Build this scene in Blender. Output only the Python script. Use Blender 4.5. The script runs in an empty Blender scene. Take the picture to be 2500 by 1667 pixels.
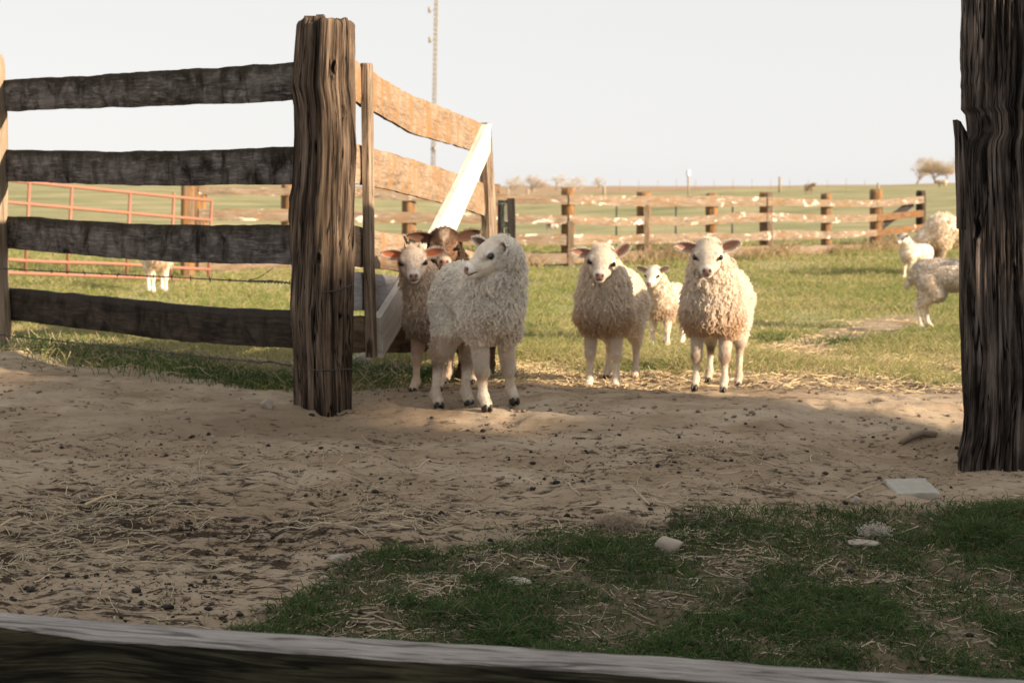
import bpy, math, random
import numpy as np
from mathutils import Vector, Matrix
random.seed(7)
RNG = np.random.default_rng(11)
scene = bpy.context.scene
COL = scene.collection

# ------------------------------------------------------------------ camera
CAM_H = 0.87
PITCH = math.radians(6.79)
FPX = 3472.0
cam_d = bpy.data.cameras.new('camera')
cam = bpy.data.objects.new('camera', cam_d); COL.objects.link(cam)
cam.location = (0, 0, CAM_H)
cam.rotation_euler = (math.radians(90) - PITCH, 0, 0)
cam_d.lens = 50; cam_d.sensor_width = 36; cam_d.sensor_fit = 'HORIZONTAL'
cam_d.clip_start = 0.05; cam_d.clip_end = 4000
cam_d.dof.use_dof = True; cam_d.dof.focus_distance = 3.7; cam_d.dof.aperture_fstop = 6.5
scene.camera = cam

# ------------------------------------------------------------------ light
SUN_EL = math.radians(19.0)
SH = np.array([0.914, -0.406]); SH /= np.linalg.norm(SH)      # horizontal direction to the sun
TH = np.array([-SH[1], SH[0]])                               # lateral direction
SUN_AZ = math.atan2(SH[0], SH[1])
world = bpy.data.worlds.new('World'); scene.world = world; world.use_nodes = True
wn = world.node_tree; wn.nodes.clear()
wo = wn.nodes.new('ShaderNodeOutputWorld'); wb = wn.nodes.new('ShaderNodeBackground')
sky = wn.nodes.new('ShaderNodeTexSky'); sky.sky_type = 'NISHITA'; sky.sun_disc = False
sky.sun_elevation = SUN_EL; sky.sun_rotation = SUN_AZ
sky.air_density = 1.0; sky.dust_density = 0.35; sky.ozone_density = 1.0; sky.altitude = 0
hs = wn.nodes.new('ShaderNodeHueSaturation'); hs.inputs['Saturation'].default_value = 0.14
wn.links.new(sky.outputs[0], hs.inputs['Color'])
veil = wn.nodes.new('ShaderNodeMix'); veil.data_type = 'RGBA'; veil.inputs[0].default_value = 0.85      # thin even haze over the whole sky
veil.inputs[7].default_value = (5.55, 5.50, 5.42, 1); wn.links.new(hs.outputs[0], veil.inputs[6])
wn.links.new(veil.outputs[2], wb.inputs['Color']); wb.inputs['Strength'].default_value = 0.0635
wn.links.new(wb.outputs[0], wo.inputs['Surface'])
sd = bpy.data.lights.new('sun', 'SUN'); sd.energy = 4.6; sd.angle = math.radians(0.7); sd.color = (1.0, 0.79, 0.57)
sun = bpy.data.objects.new('sun', sd); COL.objects.link(sun)
S3 = Vector((SH[0]*math.cos(SUN_EL), SH[1]*math.cos(SUN_EL), math.sin(SUN_EL)))
sun.rotation_euler = S3.to_track_quat('Z', 'Y').to_euler()
scene.view_settings.view_transform = 'Standard'; scene.view_settings.look = 'None'
scene.view_settings.exposure = 1.33; scene.view_settings.gamma = 1
scene.view_settings.use_curve_mapping = False
scene.render.engine = 'CYCLES'
scene.cycles.use_denoising = True
scene.cycles.max_bounces = 20; scene.cycles.diffuse_bounces = 14; scene.cycles.glossy_bounces = 2
scene.cycles.transmission_bounces = 14; scene.cycles.transparent_max_bounces = 4

# ------------------------------------------------------------------ numeric helpers
CP, SP = math.cos(PITCH), math.sin(PITCH)
def ray(px, py):
    u = (px-1250.0)/FPX; v = (833.5-py)/FPX
    return np.array([u, CP+SP*v, -SP+CP*v])
def pt(px, py, Y):
    d = ray(px, py); t = Y/d[1]
    return Vector((d[0]*t, Y, CAM_H+d[2]*t))
def on_plane(px, py, A, B):
    d = ray(px, py); n = np.array([B[1]-A[1], -(B[0]-A[0])])
    t = (n[0]*A[0]+n[1]*A[1])/(n[0]*d[0]+n[1]*d[1])
    return np.array([d[0]*t, d[1]*t, CAM_H+d[2]*t])
def xy_at(px, Y, py=833.5):
    p = pt(px, py, Y); return np.array([p.x, p.y])

def _hash(ix, iy, iz, s):
    n = (ix.astype(np.int64)*374761393 + iy.astype(np.int64)*668265263 + iz.astype(np.int64)*2147483647 + s*974634777) & 0x7fffffff
    n = ((n ^ (n >> 13))*1274126177) & 0x7fffffff
    n = (n ^ (n >> 16)) & 0xffffff
    return n/float(0xffffff)
def noise3(x, y, z, s=0):
    x, y, z = np.broadcast_arrays(np.asarray(x, float), np.asarray(y, float), np.asarray(z, float))
    xi, yi, zi = np.floor(x), np.floor(y), np.floor(z)
    fx, fy, fz = x-xi, y-yi, z-zi
    fx = fx*fx*(3-2*fx); fy = fy*fy*(3-2*fy); fz = fz*fz*(3-2*fz)
    r = 0
    for dx in (0, 1):
        for dy in (0, 1):
            for dz in (0, 1):
                w = (fx if dx else 1-fx)*(fy if dy else 1-fy)*(fz if dz else 1-fz)
                r = r + w*_hash(xi+dx, yi+dy, zi+dz, s)
    return r*2-1
def noise2(x, y, s=0):
    x = np.asarray(x, float); y = np.asarray(y, float)
    xi, yi = np.floor(x), np.floor(y); fx, fy = x-xi, y-yi
    fx = fx*fx*(3-2*fx); fy = fy*fy*(3-2*fy); z0 = np.zeros_like(xi)
    a = _hash(xi, yi, z0, s); b = _hash(xi+1, yi, z0, s); c = _hash(xi, yi+1, z0, s); d = _hash(xi+1, yi+1, z0, s)
    return ((a*(1-fx)+b*fx)*(1-fy)+(c*(1-fx)+d*fx)*fy)*2-1
def fbm2(x, y, o=4, s=0):
    r = 0; a = 1; f = 1
    for i in range(o):
        r = r+a*noise2(x*f+i*17.3, y*f-i*9.1, s+i); a *= .5; f *= 2.03
    return r/1.8
def sstep(a, b, x):
    t = np.clip((x-a)/(b-a), 0, 1); return t*t*(3-2*t)

# ------------------------------------------------------------------ object helpers
def tag(o, label=None, cat=None, group=None, kind=None):
    if label: o['label'] = label
    if cat: o['category'] = cat
    if group: o['group'] = group
    if kind: o['kind'] = kind
    return o
def empty(name, loc=(0, 0, 0), **k):
    o = bpy.data.objects.new(name, None); COL.objects.link(o); o.location = loc; o.empty_display_size = .1
    return tag(o, **k)
def mesh_obj(name, V, F, mat, parent=None, smooth=True, attrs=None, **k):
    me = bpy.data.meshes.new(name)
    V = np.asarray(V, dtype=np.float32)
    if isinstance(F, np.ndarray) and F.ndim == 2:
        nf, m = F.shape
        me.vertices.add(len(V)); me.vertices.foreach_set('co', V.ravel())
        me.loops.add(nf*m); me.loops.foreach_set('vertex_index', F.astype(np.int32).ravel())
        me.polygons.add(nf); me.polygons.foreach_set('loop_start', np.arange(0, nf*m, m, dtype=np.int32))
        me.update(calc_edges=True); me.validate()
    else:
        me.from_pydata([tuple(map(float, v)) for v in V], [], [tuple(int(i) for i in f) for f in F]); me.update()
    if smooth: me.polygons.foreach_set('use_smooth', np.ones(len(me.polygons), dtype=bool))
    for an, (ty, arr) in (attrs or {}).items():
        a = me.attributes.new(an, ty, 'POINT')
        key = {'FLOAT': 'value', 'FLOAT_VECTOR': 'vector', 'FLOAT_COLOR': 'color'}[ty]
        a.data.foreach_set(key, np.asarray(arr, dtype=np.float32).ravel())
    me.materials.append(mat)
    o = bpy.data.objects.new(name, me); COL.objects.link(o)
    if parent is not None:
        o.parent = parent; o.matrix_parent_inverse = parent.matrix_basis.inverted()
    return tag(o, **k)
def curves_obj(name, P, R, colr, mat, parent=None, **k):
    n, m, _ = P.shape
    cu = bpy.data.hair_curves.new(name)
    cu.add_curves([m]*n)
    cu.attributes['position'].data.foreach_set('vector', np.ascontiguousarray(P, dtype=np.float32).ravel())
    ra = cu.attributes.get('radius') or cu.attributes.new('radius', 'FLOAT', 'POINT')
    ra.data.foreach_set('value', np.ascontiguousarray(R, dtype=np.float32).ravel())
    c4 = np.ones((n, 4), dtype=np.float32); c4[:, :3] = colr
    ca = cu.attributes.new('tint', 'FLOAT_COLOR', 'CURVE'); ca.data.foreach_set('color', c4.ravel())
    cu.materials.append(mat)
    o = bpy.data.objects.new(name, cu); COL.objects.link(o)
    if parent is not None:
        o.parent = parent; o.matrix_parent_inverse = parent.matrix_basis.inverted()
    return tag(o, **k)

def tube(path, r, seg=6, closed_ends=True, r1=None):
    """vertices and faces of a tube along a polyline"""
    P = [Vector(p) for p in path]; n = len(P); V = []; F = []
    prev = None
    for i, p in enumerate(P):
        d = (P[min(i+1, n-1)]-P[max(i-1, 0)]).normalized()
        a = prev if prev is not None else (Vector((0, 0, 1)) if abs(d.z) < .9 else Vector((1, 0, 0)))
        a = (a-d*a.dot(d)).normalized(); prev = a; b = d.cross(a)
        rr = r if r1 is None else r+(r1-r)*i/(n-1)
        for j in range(seg):
            t = 2*math.pi*j/seg; V.append(p+(a*math.cos(t)+b*math.sin(t))*rr)
    for i in range(n-1):
        for j in range(seg):
            k = (j+1) % seg; F.append((i*seg+j, i*seg+k, (i+1)*seg+k, (i+1)*seg+j))
    if closed_ends:
        F.append(tuple(range(seg))[::-1]); F.append(tuple((n-1)*seg+j for j in range(seg)))
    return V, F
def join(parts):
    V = []; F = []
    for v, f in parts:
        o = len(V); V += list(v); F += [tuple(i+o for i in q) for q in f]
    return V, F

# ------------------------------------------------------------------ material helpers
class NT:
    def __init__(s, name, rough=.9, spec=.2):
        s.m = bpy.data.materials.new(name); s.m.use_nodes = True
        s.t = s.m.node_tree; s.t.nodes.clear()
        s.out = s.t.nodes.new('ShaderNodeOutputMaterial'); s.b = s.t.nodes.new('ShaderNodeBsdfPrincipled')
        s.b.inputs['Roughness'].default_value = rough; s.b.inputs['Specular IOR Level'].default_value = spec
        s.t.links.new(s.b.outputs[0], s.out.inputs[0])
    def n(s, ty, **k):
        x = s.t.nodes.new(ty)
        for a, v in k.items(): setattr(x, a, v)
        return x
    def l(s, a, b): s.t.links.new(a, b)
    def attr(s, name, out='Vector'):
        return s.n('ShaderNodeAttribute', attribute_name=name).outputs[out]
    def scale(s, vec, sc, loc=(0, 0, 0)):
        x = s.n('ShaderNodeMapping'); x.inputs['Scale'].default_value = sc; x.inputs['Location'].default_value = loc
        s.l(vec, x.inputs[0]); return x.outputs[0]
    def noise(s, vec, sc=1, det=4, rough=.55, dist=0):
        x = s.n('ShaderNodeTexNoise'); x.inputs['Scale'].default_value = sc; x.inputs['Detail'].default_value = det
        x.inputs['Roughness'].default_value = rough; x.inputs['Distortion'].default_value = dist
        s.l(vec, x.inputs['Vector']); return x.outputs[0]
    def ramp(s, fac, stops):
        x = s.n('ShaderNodeValToRGB'); e = x.color_ramp.elements
        while len(e) < len(stops): e.new(.5)
        for i, (p, c) in enumerate(stops):
            e[i].position = p; e[i].color = (*c, 1) if len(c) == 3 else c
        s.l(fac, x.inputs[0]); return x.outputs[0]
    def mix(s, fac, a, b, mode='MIX'):
        x = s.n('ShaderNodeMix', data_type='RGBA', blend_type=mode)
        for v, i in ((fac, 0), (a, 6), (b, 7)):
            if isinstance(v, (int, float)): x.inputs[i].default_value = v
            elif isinstance(v, tuple): x.inputs[i].default_value = (*v, 1)
            else: s.l(v, x.inputs[i])
        return x.outputs[2]
    def math(s, op, a, b=0.0):
        x = s.n('ShaderNodeMath', operation=op)
        for v, i in ((a, 0), (b, 1)):
            if isinstance(v, (int, float)): x.inputs[i].default_value = v
            else: s.l(v, x.inputs[i])
        return x.outputs[0]
    def bump(s, h, st=.5, dist=.01):
        x = s.n('ShaderNodeBump'); x.inputs['Strength'].default_value = st; x.inputs['Distance'].default_value = dist
        s.l(h, x.inputs['Height']); s.l(x.outputs[0], s.b.inputs['Normal'])
    def base(s, c):
        if isinstance(c, tuple): s.b.inputs['Base Color'].default_value = (*c, 1)
        else: s.l(c, s.b.inputs['Base Color'])
        return s.m

def plain(name, c, rough=.8, spec=.3, metal=0):
    t = NT(name, rough, spec); t.b.inputs['Metallic'].default_value = metal
    v = t.noise(t.n('ShaderNodeTexCoord').outputs['Object'], 30, 3)
    t.base(t.mix(v, tuple(x*.8 for x in c), tuple(min(1, x*1.2) for x in c))); return t.m

def wood(name, dark, mid, light, stain=None, stain_amt=.5, lichen=None, lichen_amt=.5, paint=None, paint_amt=0.0,
         across=60.0, along=2.5, bump=.6, edge_grime=None, ss=(3.2, 22), crack=0.0):
    """guv attribute: x along the grain in metres, y across (metres), z a random seed"""
    t = NT(name, .88, .15); g = t.attr('guv')
    fine = t.noise(t.scale(g, (along*2, across*3.5, 1)), 1, 5, .65, .3)
    grain = t.noise(t.scale(g, (along, across, 1)), 1, 5, .6, .5)
    big = t.noise(t.scale(g, (4, 12, 1), (7, 3, 0)), 1, 4, .6, .4)
    c = t.ramp(grain, [(.3, dark), (.5, mid), (.72, light)])
    c = t.mix(t.ramp(fine, [(.35, (0, 0, 0)), (.6, (1, 1, 1))]), t.mix(.55, c, tuple(x*.45 for x in dark)), c)
    c = t.mix(t.ramp(big, [(.35, (0, 0, 0)), (.65, (1, 1, 1))]), c, t.mix(.5, c, light))
    if stain:
        s = t.noise(t.scale(g, (*ss, 1), (1, 5, 0)), 1, 4, .6, .8)
        f = t.ramp(s, [(.62-stain_amt*.3, (0, 0, 0)), (.8-stain_amt*.2, (1, 1, 1))])
        c = t.mix(f, c, t.mix(grain, stain, tuple(x*.6 for x in stain)))
    if crack:
        s = t.noise(t.scale(g, (1.6, 38, 1), (4, 2, 0)), 1, 3, .5, .6)
        d_ = t.math('ABSOLUTE', t.math('SUBTRACT', s, .5))
        c = t.mix(t.ramp(d_, [(.008, (1, 1, 1)), (.03, (0, 0, 0))]), c, t.mix(crack, c, tuple(x*.25 for x in dark)))
    if edge_grime:
        e = t.attr('edge', 'Fac')
        nn = t.noise(t.scale(g, (30, 8, 1)), 1, 4, .7)
        f = t.math('ADD', e, t.math('MULTIPLY', t.math('SUBTRACT', nn, .5), 1.6))
        f = t.ramp(f, [(.35, (0, 0, 0)), (.75, (1, 1, 1))])
        c = t.mix(f, c, t.mix(.25, edge_grime, c))
    if lichen:
        s = t.noise(t.scale(g, (14, 14, 1), (3, 9, 0)), 1, 6, .75, .2)
        f = t.ramp(s, [(.72-lichen_amt*.2, (0, 0, 0)), (.78-lichen_amt*.2, (1, 1, 1))])
        c = t.mix(f, c, lichen)
    if paint:
        s = t.noise(t.scale(g, (3.6, 9, 1), (13, 2, 0)), 1, 6, .68, .6)
        f = t.ramp(s, [(.66-paint_amt*.3, (0, 0, 0)), (.69-paint_amt*.3, (1, 1, 1))])
        c = t.mix(f, c, paint)
    t.bump(t.math('ADD', t.math('MULTIPLY', grain, .6), t.math('MULTIPLY', fine, .5)), bump, .006)
    return t.base(c)

M = {}
M['rail_dark'] = wood('weathered_rail_wood', (.022, .018, .015), (.066, .056, .050), (.27, .245, .23), stain=(.018, .013, .009), stain_amt=.55, ss=(13, 7),
                      lichen=(.36, .33, .31), lichen_amt=.14, across=95, along=16, edge_grime=(.030, .023, .012))
M['rail_low'] = wood('muddy_rail_wood', (.016, .012, .009), (.036, .027, .020), (.10, .078, .062), stain=(.012, .009, .006), stain_amt=.55, ss=(11, 7),
                     lichen=(.2, .16, .13), lichen_amt=.08, across=80, along=10, edge_grime=(.045, .040, .036))
M['post_main'] = wood('split_post_wood', (.026, .018, .013), (.105, .072, .051), (.33, .245, .18), stain=(.022, .015, .010), stain_amt=.75, ss=(1.8, 26),
                      lichen=(.30, .13, .03), lichen_amt=.03, across=90, along=3.5, bump=1.0, crack=1.0)
M['post_right'] = wood('dark_post_wood', (.009, .007, .006), (.024, .018, .015), (.34, .27, .23), stain=(.008, .006, .005), stain_amt=.80, ss=(2.4, 34),
                       lichen=(.42, .17, .02), lichen_amt=.10, across=95, along=5, bump=1.0, crack=1.0)
M['post_left'] = wood('pale_post_wood', (.13, .10, .07), (.29, .225, .16), (.40, .32, .24), stain=(.26, .14, .055), stain_amt=.3, across=70, along=3)
M['gate_board'] = wood('lichened_gate_board', (.10, .07, .046), (.25, .185, .13), (.37, .295, .225), stain=(.34, .185, .075), stain_amt=.55, ss=(15, 2.5),
                       lichen=(.10, .07, .045), lichen_amt=.16, across=70, along=12)
M['gate_low'] = wood('lower_gate_board', (.05, .035, .025), (.13, .09, .06), (.26, .19, .13), stain=(.06, .04, .028), stain_amt=.5, across=55, along=6)
M['gate_upright'] = wood('gate_upright_wood', (.10, .072, .048), (.27, .20, .14), (.42, .33, .25), stain=(.09, .06, .04), stain_amt=.55, across=80, along=3.5, crack=.8)
M['white_paint'] = wood('white_painted_board', (.56, .53, .48), (.68, .65, .59), (.74, .72, .67), stain=(.55, .48, .4), stain_amt=.15, ss=(5, 9), lichen=(.12, .09, .06), lichen_amt=-.05, across=40, along=4, bump=.15)
M['grey_paint'] = wood('grey_painted_board', (.24, .23, .235), (.34, .33, .335), (.42, .41, .41), across=40, along=5, bump=.2)
M['back_board'] = wood('peeling_fence_board', (.10, .075, .055), (.215, .165, .12), (.33, .265, .205), stain=(.27, .16, .08), stain_amt=.45, ss=(4, 12), paint=(.60, .55, .485), paint_amt=.25, across=45, along=5, bump=.4)
M['back_board_bare'] = wood('bare_fence_board', (.10, .075, .055), (.215, .165, .12), (.33, .265, .205), stain=(.27, .16, .08), stain_amt=.5, ss=(4, 12), paint=(.72, .67, .60), paint_amt=.12, across=45, along=5, bump=.4)
M['back_board_brown'] = wood('brown_fence_board', (.07, .04, .022), (.15, .09, .05), (.26, .17, .11), stain=(.3, .13, .04), stain_amt=.6, paint=(.72, .67, .60), paint_amt=.1, across=45, along=5, bump=.4)
M['back_post'] = wood('back_fence_post_wood', (.04, .028, .02), (.14, .10, .07), (.30, .22, .15), stain=(.46, .21, .05), stain_amt=.6, across=50, along=3)
M['back_post_dark'] = wood('dark_corner_post_wood', (.015, .011, .009), (.04, .03, .024), (.09, .07, .055), stain=(.25, .12, .03), stain_amt=.2, across=50, along=3)
M['black_wood'] = wood('blackened_wood', (.012, .011, .010), (.03, .026, .024), (.07, .06, .055), across=60, along=3)
M['green_wood'] = wood('mossy_panel_wood', (.10, .11, .08), (.20, .21, .16), (.36, .37, .30), stain=(.03, .03, .02), stain_amt=.6, ss=(10, 10), across=30, along=8)
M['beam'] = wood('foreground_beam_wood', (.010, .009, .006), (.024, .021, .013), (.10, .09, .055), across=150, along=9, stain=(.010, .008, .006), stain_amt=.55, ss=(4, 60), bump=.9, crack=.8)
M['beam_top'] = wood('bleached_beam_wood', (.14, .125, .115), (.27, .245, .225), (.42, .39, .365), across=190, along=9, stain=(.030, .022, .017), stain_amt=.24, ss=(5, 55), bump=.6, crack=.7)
M['wire'] = plain('dull_wire', (.09, .085, .08), .5, .5, .7)
M['red_metal'] = plain('rusty_red_tube', (.29, .135, .09), .6, .4)
M['horn'] = plain('horn', (.38, .28, .17), .5)
M['hoof'] = plain('hoof_horn', (.035, .028, .022), .45, .4)
M['eye'] = plain('dark_eye', (.006, .004, .003), .08, .8)
M['stone'] = plain('pale_stone', (.33, .28, .23), .9)
M['concrete'] = plain('pale_concrete', (.36, .34, .295), .95)
M['mast'] = plain('mast_steel', (.30, .27, .22), .6)
M['far_wood'] = plain('far_stake', (.32, .26, .2), .9)
M['dung'] = plain('dung', (.022, .017, .013), .8)
M['barn_wood'] = plain('barn_siding', (.30, .27, .23), .9)
M['roof'] = plain('barn_roof_metal', (.3, .3, .3), .6)

def tint_mat(name, trans=.25, rough=.8, mul=1.0, spec=.1):
    m = bpy.data.materials.new(name); m.use_nodes = True; t = m.node_tree; t.nodes.clear()
    o = t.nodes.new('ShaderNodeOutputMaterial'); a = t.nodes.new('ShaderNodeAttribute'); a.attribute_name = 'tint'
    d = t.nodes.new('ShaderNodeBsdfPrincipled'); d.inputs['Roughness'].default_value = rough
    d.inputs['Specular IOR Level'].default_value = spec
    tr = t.nodes.new('ShaderNodeBsdfTranslucent'); mx = t.nodes.new('ShaderNodeMixShader'); mx.inputs[0].default_value = trans
    t.links.new(a.outputs['Color'], d.inputs['Base Color']); t.links.new(a.outputs['Color'], tr.inputs['Color'])
    t.links.new(d.outputs[0], mx.inputs[1]); t.links.new(tr.outputs[0], mx.inputs[2]); t.links.new(mx.outputs[0], o.inputs[0])
    return m
M['wool'] = tint_mat('wool', .5)
M['skin'] = tint_mat('short_fur', .0, .75)
M['ear'] = tint_mat('ear_skin', .3, .7)
M['grass'] = tint_mat('grass_blade', .35, .6, spec=.25)
M['straw'] = tint_mat('straw', .15, .6, spec=.25)
M['twig'] = tint_mat('twig', .2, .9)

# ------------------------------------------------------------------ terrain function
_ROWS = np.log(np.array([0.4, 2.0, 3.2, 4.0, 4.7, 5.3, 5.65, 6.2, 7.0, 8.5, 9.6, 14., 18.5, 24., 34., 45., 60., 80., 108., 135., 220., 400., 1500., 3000.]))
_COLS = np.array([-.8, -.36, -.25, -.16, -.085, 0., .08, .16, .25, .315, .8])     # x / Y
_Z = np.array([
 # -.8   -.36  -.25  -.16  -.085  0    .08   .16   .25   .315  .8
 [-.22]*11,
 [-.20]*11,
 [-.15, -.15, -.15, -.15, -.15, -.15, -.15, -.155, -.16, -.17, -.18],
 [-.09, -.09, -.09, -.10, -.10, -.11, -.11, -.12, -.14, -.15, -.17],
 [-.04, -.04, -.04, -.05, -.055, -.06, -.06, -.07, -.10, -.125, -.13],
 [.01, .01, .00, -.035, -.02, -.005, -.008, -.02, -.05, -.08, -.09],
 [.04, .04, .02, -.02, -.035, -.004, -.012, -.018, -.04, -.065, -.08],
 [.06, .06, .01, -.05, -.055, -.045, -.06, -.06, -.07, -.08, -.09],
 [.02, .02, -.03, -.08, -.09, -.10, -.10, -.10, -.10, -.10, -.10],
 [-.08, -.08, -.12, -.15, -.16, -.18, -.18, -.18, -.18, -.17, -.17],
 [-.14, -.14, -.17, -.19, -.20, -.21, -.21, -.21, -.21, -.21, -.21],
 [-.27, -.27, -.28, -.29, -.30, -.31, -.31, -.31, -.32, -.32, -.32],
 [-.36, -.36, -.36, -.36, -.36, -.37, -.37, -.38, -.38, -.38, -.38],
 [-.42, -.42, -.42, -.42, -.42, -.42, -.42, -.42, -.42, -.42, -.42],
 [-.5, -.5, -.5, -.55, -.6, -.65, -.65, -.62, -.6, -.55, -.5],
 [-.5, -.5, -.5, -.6, -.9, -1.1, -1.0, -.95, -.85, -.7, -.5],
 [-.4, -.4, -.4, -.55, -.9, -1.15, -1.0, -.85, -.7, -.5, -.3],
 [-.15, -.15, -.2, -.3, -.7, -.9, -.75, -.5, -.35, -.2, 0],
 [.1, .1, .05, -.1, -.5, -.68, -.55, -.3, -.15, .02, .2],
 [.05, .05, 0, -.2, -.75, -.95, -.8, -.45, -.30, -.12, .1],
 [-1.2, -1.2, -1.2, -1.4, -2.2, -2.4, -2.2, -1.6, -1.2, -1.0, -.9],
 [-3, -3, -3, -3.5, -4.9, -5, -4.9, -4, -3.5, -3.1, -3],
 [-14]*11, [-30]*11])
def base_z(x, y):
    x = np.asarray(x, float); y = np.asarray(y, float)
    ly = np.log(np.maximum(y, .45)); t = np.clip(x/np.maximum(y, 1.2), -.799, .799)
    i = np.clip(np.searchsorted(_ROWS, ly)-1, 0, len(_ROWS)-2); j = np.clip(np.searchsorted(_COLS, t)-1, 0, len(_COLS)-2)
    a = np.clip((ly-_ROWS[i])/(_ROWS[i+1]-_ROWS[i]), 0, 1); b = np.clip((t-_COLS[j])/(_COLS[j+1]-_COLS[j]), 0, 1)
    a = a*.4+.6*a*a*(3-2*a); b = b*b*(3-2*b)
    return (_Z[i, j]*(1-a)+_Z[i+1, j]*a)*(1-b)+(_Z[i, j+1]*(1-a)+_Z[i+1, j+1]*a)*b
BUMPS = []   # (x, y, radius, dz)
def ground_z(x, y):
    x = np.asarray(x, float); y = np.asarray(y, float)
    z = base_z(x, y)
    far = sstep(20, 60, y)
    z = z + (.022*fbm2(x*.9, y*.9, 3, 3)+.010*noise2(x*3.1, y*3.6, 13))*(1-far) + .25*fbm2(x*.03, y*.03, 3, 8)*sstep(26, 60, y)
    for bx, by, r, dz in BUMPS:
        z = z + dz*np.exp(-((x-bx)**2+(y-by)**2)/(r*r))
    return z
def detail_z(x, y):
    near = 1-sstep(7, 14, y)
    d = .013*fbm2(x*7+noise2(x*3, y*3, 5), y*10, 4, 21)
    clod = np.maximum(0, fbm2(x*16+y*4, y*24, 3, 33)-.25)
    pit = np.maximum(0, noise2(x*9, y*11, 44)-.30)
    return (d+.018*clod-.030*pit)*near

def gnd(px, py):
    """world point where the pixel ray meets the ground"""
    d = ray(px, py); ts = np.geomspace(1.0, 300, 3000)
    h = CAM_H+d[2]*ts-ground_z(d[0]*ts, d[1]*ts)
    k = int(np.argmax(h < 0))
    t = ts[k]
    return np.array([d[0]*t, d[1]*t])
def gv(x, y, up=0.0):
    return Vector((x, y, float(ground_z(x, y))+up))

# clods and hollows read off the photograph
for px, py, Y, r, dz in [(680, 985, 5.25, .16, .03), (880, 945, 5.55, .12, .03), (1080, 970, 5.45, .16, -.03), (1150, 965, 5.55, .14, -.02),
                          (1330, 960, 5.6, .13, .022), (1860, 1010, 5.35, .14, .03), (1740, 1000, 5.3, .1, .012), (2300, 1090, 4.95, .16, .05),
                          (2200, 1070, 5.0, .12, .015), (0, 870, 6.1, .3, .03), (350, 900, 5.9, .3, .02), (760, 1360, 3.75, .09, .02),
                          (2440, 1150, 4.75, .2, .02), (170, 1450, 3.3, .15, .02)]:
    p = xy_at(px, Y); BUMPS.append((p[0], p[1], r, dz))

# ---- cover masks
fb = np.array([gnd(px, py) for px, py in [(520, 1560), (700, 1480), (850, 1400), (1050, 1350), (1250, 1330), (1600, 1275), (1900, 1262), (2150, 1250), (2400, 1225), (2700, 1200)]])
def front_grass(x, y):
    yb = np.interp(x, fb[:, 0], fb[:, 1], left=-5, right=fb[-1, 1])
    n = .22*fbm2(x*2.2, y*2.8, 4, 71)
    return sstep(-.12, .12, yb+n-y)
def field_grass(x, y):
    # bare ground in front of and around the gateway
    edge = np.interp(x/np.maximum(y, 1), [-.5, -.36, -.25, -.17, -.12, -.07, -.02, .1, .2, .32, .5], [6.35, 6.25, 6.05, 5.85, 5.85, 6.3, 7.0, 6.7, 6.6, 6.3, 6.2])
    n = .5*fbm2(x*1.6, y*1.1, 4, 91)
    g = sstep(-.15, .35, y-edge+n*.7)
    path = np.abs((x-1.7)-(y-8.3)*.54)/1.5
    g = g*(1-(1-sstep(.1, .3, path+.1*fbm2(x*3, y*2, 3, 5)))*sstep(7.2, 8.0, y)*(1-sstep(10.6, 11.8, y)))
    return g
def litter(x, y):
    a = np.exp(-((y-3.8-.15*x)/.75)**2)*sstep(1.9, .2, x)*.9
    b = np.exp(-((y-6.7)/.8)**2)*sstep(-.3, .5, x)
    n = .5+.5*fbm2(x*2.5+y, y*5, 3, 55)
    return np.clip((a+b)*(.25+1.4*n*n), 0, 1)

# ------------------------------------------------------------------ ground sheet
ys = np.concatenate([[-60, -30, -15, -8, -4, -2, -1, 0, .5], np.exp(np.arange(math.log(.9), math.log(2.2), .05)),
                     np.exp(np.arange(math.log(2.2), math.log(12), .0047)), np.exp(np.arange(math.log(12), math.log(3000), .03))])
tt = np.concatenate([[-9, -5, -3, -2, -1.4, -1, -.8, -.65, -.55, -.48], np.arange(-.44, .441, .0021), [.48, .55, .65, .8, 1, 1.4, 2, 3, 5, 9]])
YY, TT = np.meshgrid(ys, tt, indexing='ij')
XX = TT*np.sqrt(YY**2+2.0)
ZZ = ground_z(XX, np.maximum(YY, .5))+detail_z(XX, np.maximum(YY, .5))
V = np.stack([XX, YY, ZZ], -1).reshape(-1, 3)
nr, nc = XX.shape
idx = np.arange(nr*nc).reshape(nr, nc)
F = np.stack([idx[:-1, :-1], idx[:-1, 1:], idx[1:, 1:], idx[1:, :-1]], -1).reshape(-1, 4)
xf, yf = XX.ravel(), YY.ravel()
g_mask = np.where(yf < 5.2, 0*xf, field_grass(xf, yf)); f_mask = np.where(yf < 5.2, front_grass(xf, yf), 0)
brown = sstep(92, 104, yf-22*sstep(.1, .3, xf/np.maximum(yf, 1))+6*fbm2(xf*.03, yf*.03, 2, 4))*sstep(-.25, -.1, xf/np.maximum(yf, 1))
damp = np.exp(-((xf-xy_at(610, 4.9)[0])**2/.5+(yf-4.95)**2/.05))+.5*np.exp(-((xf+.9)**2/.08+(yf-5.2)**2/.03))

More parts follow.
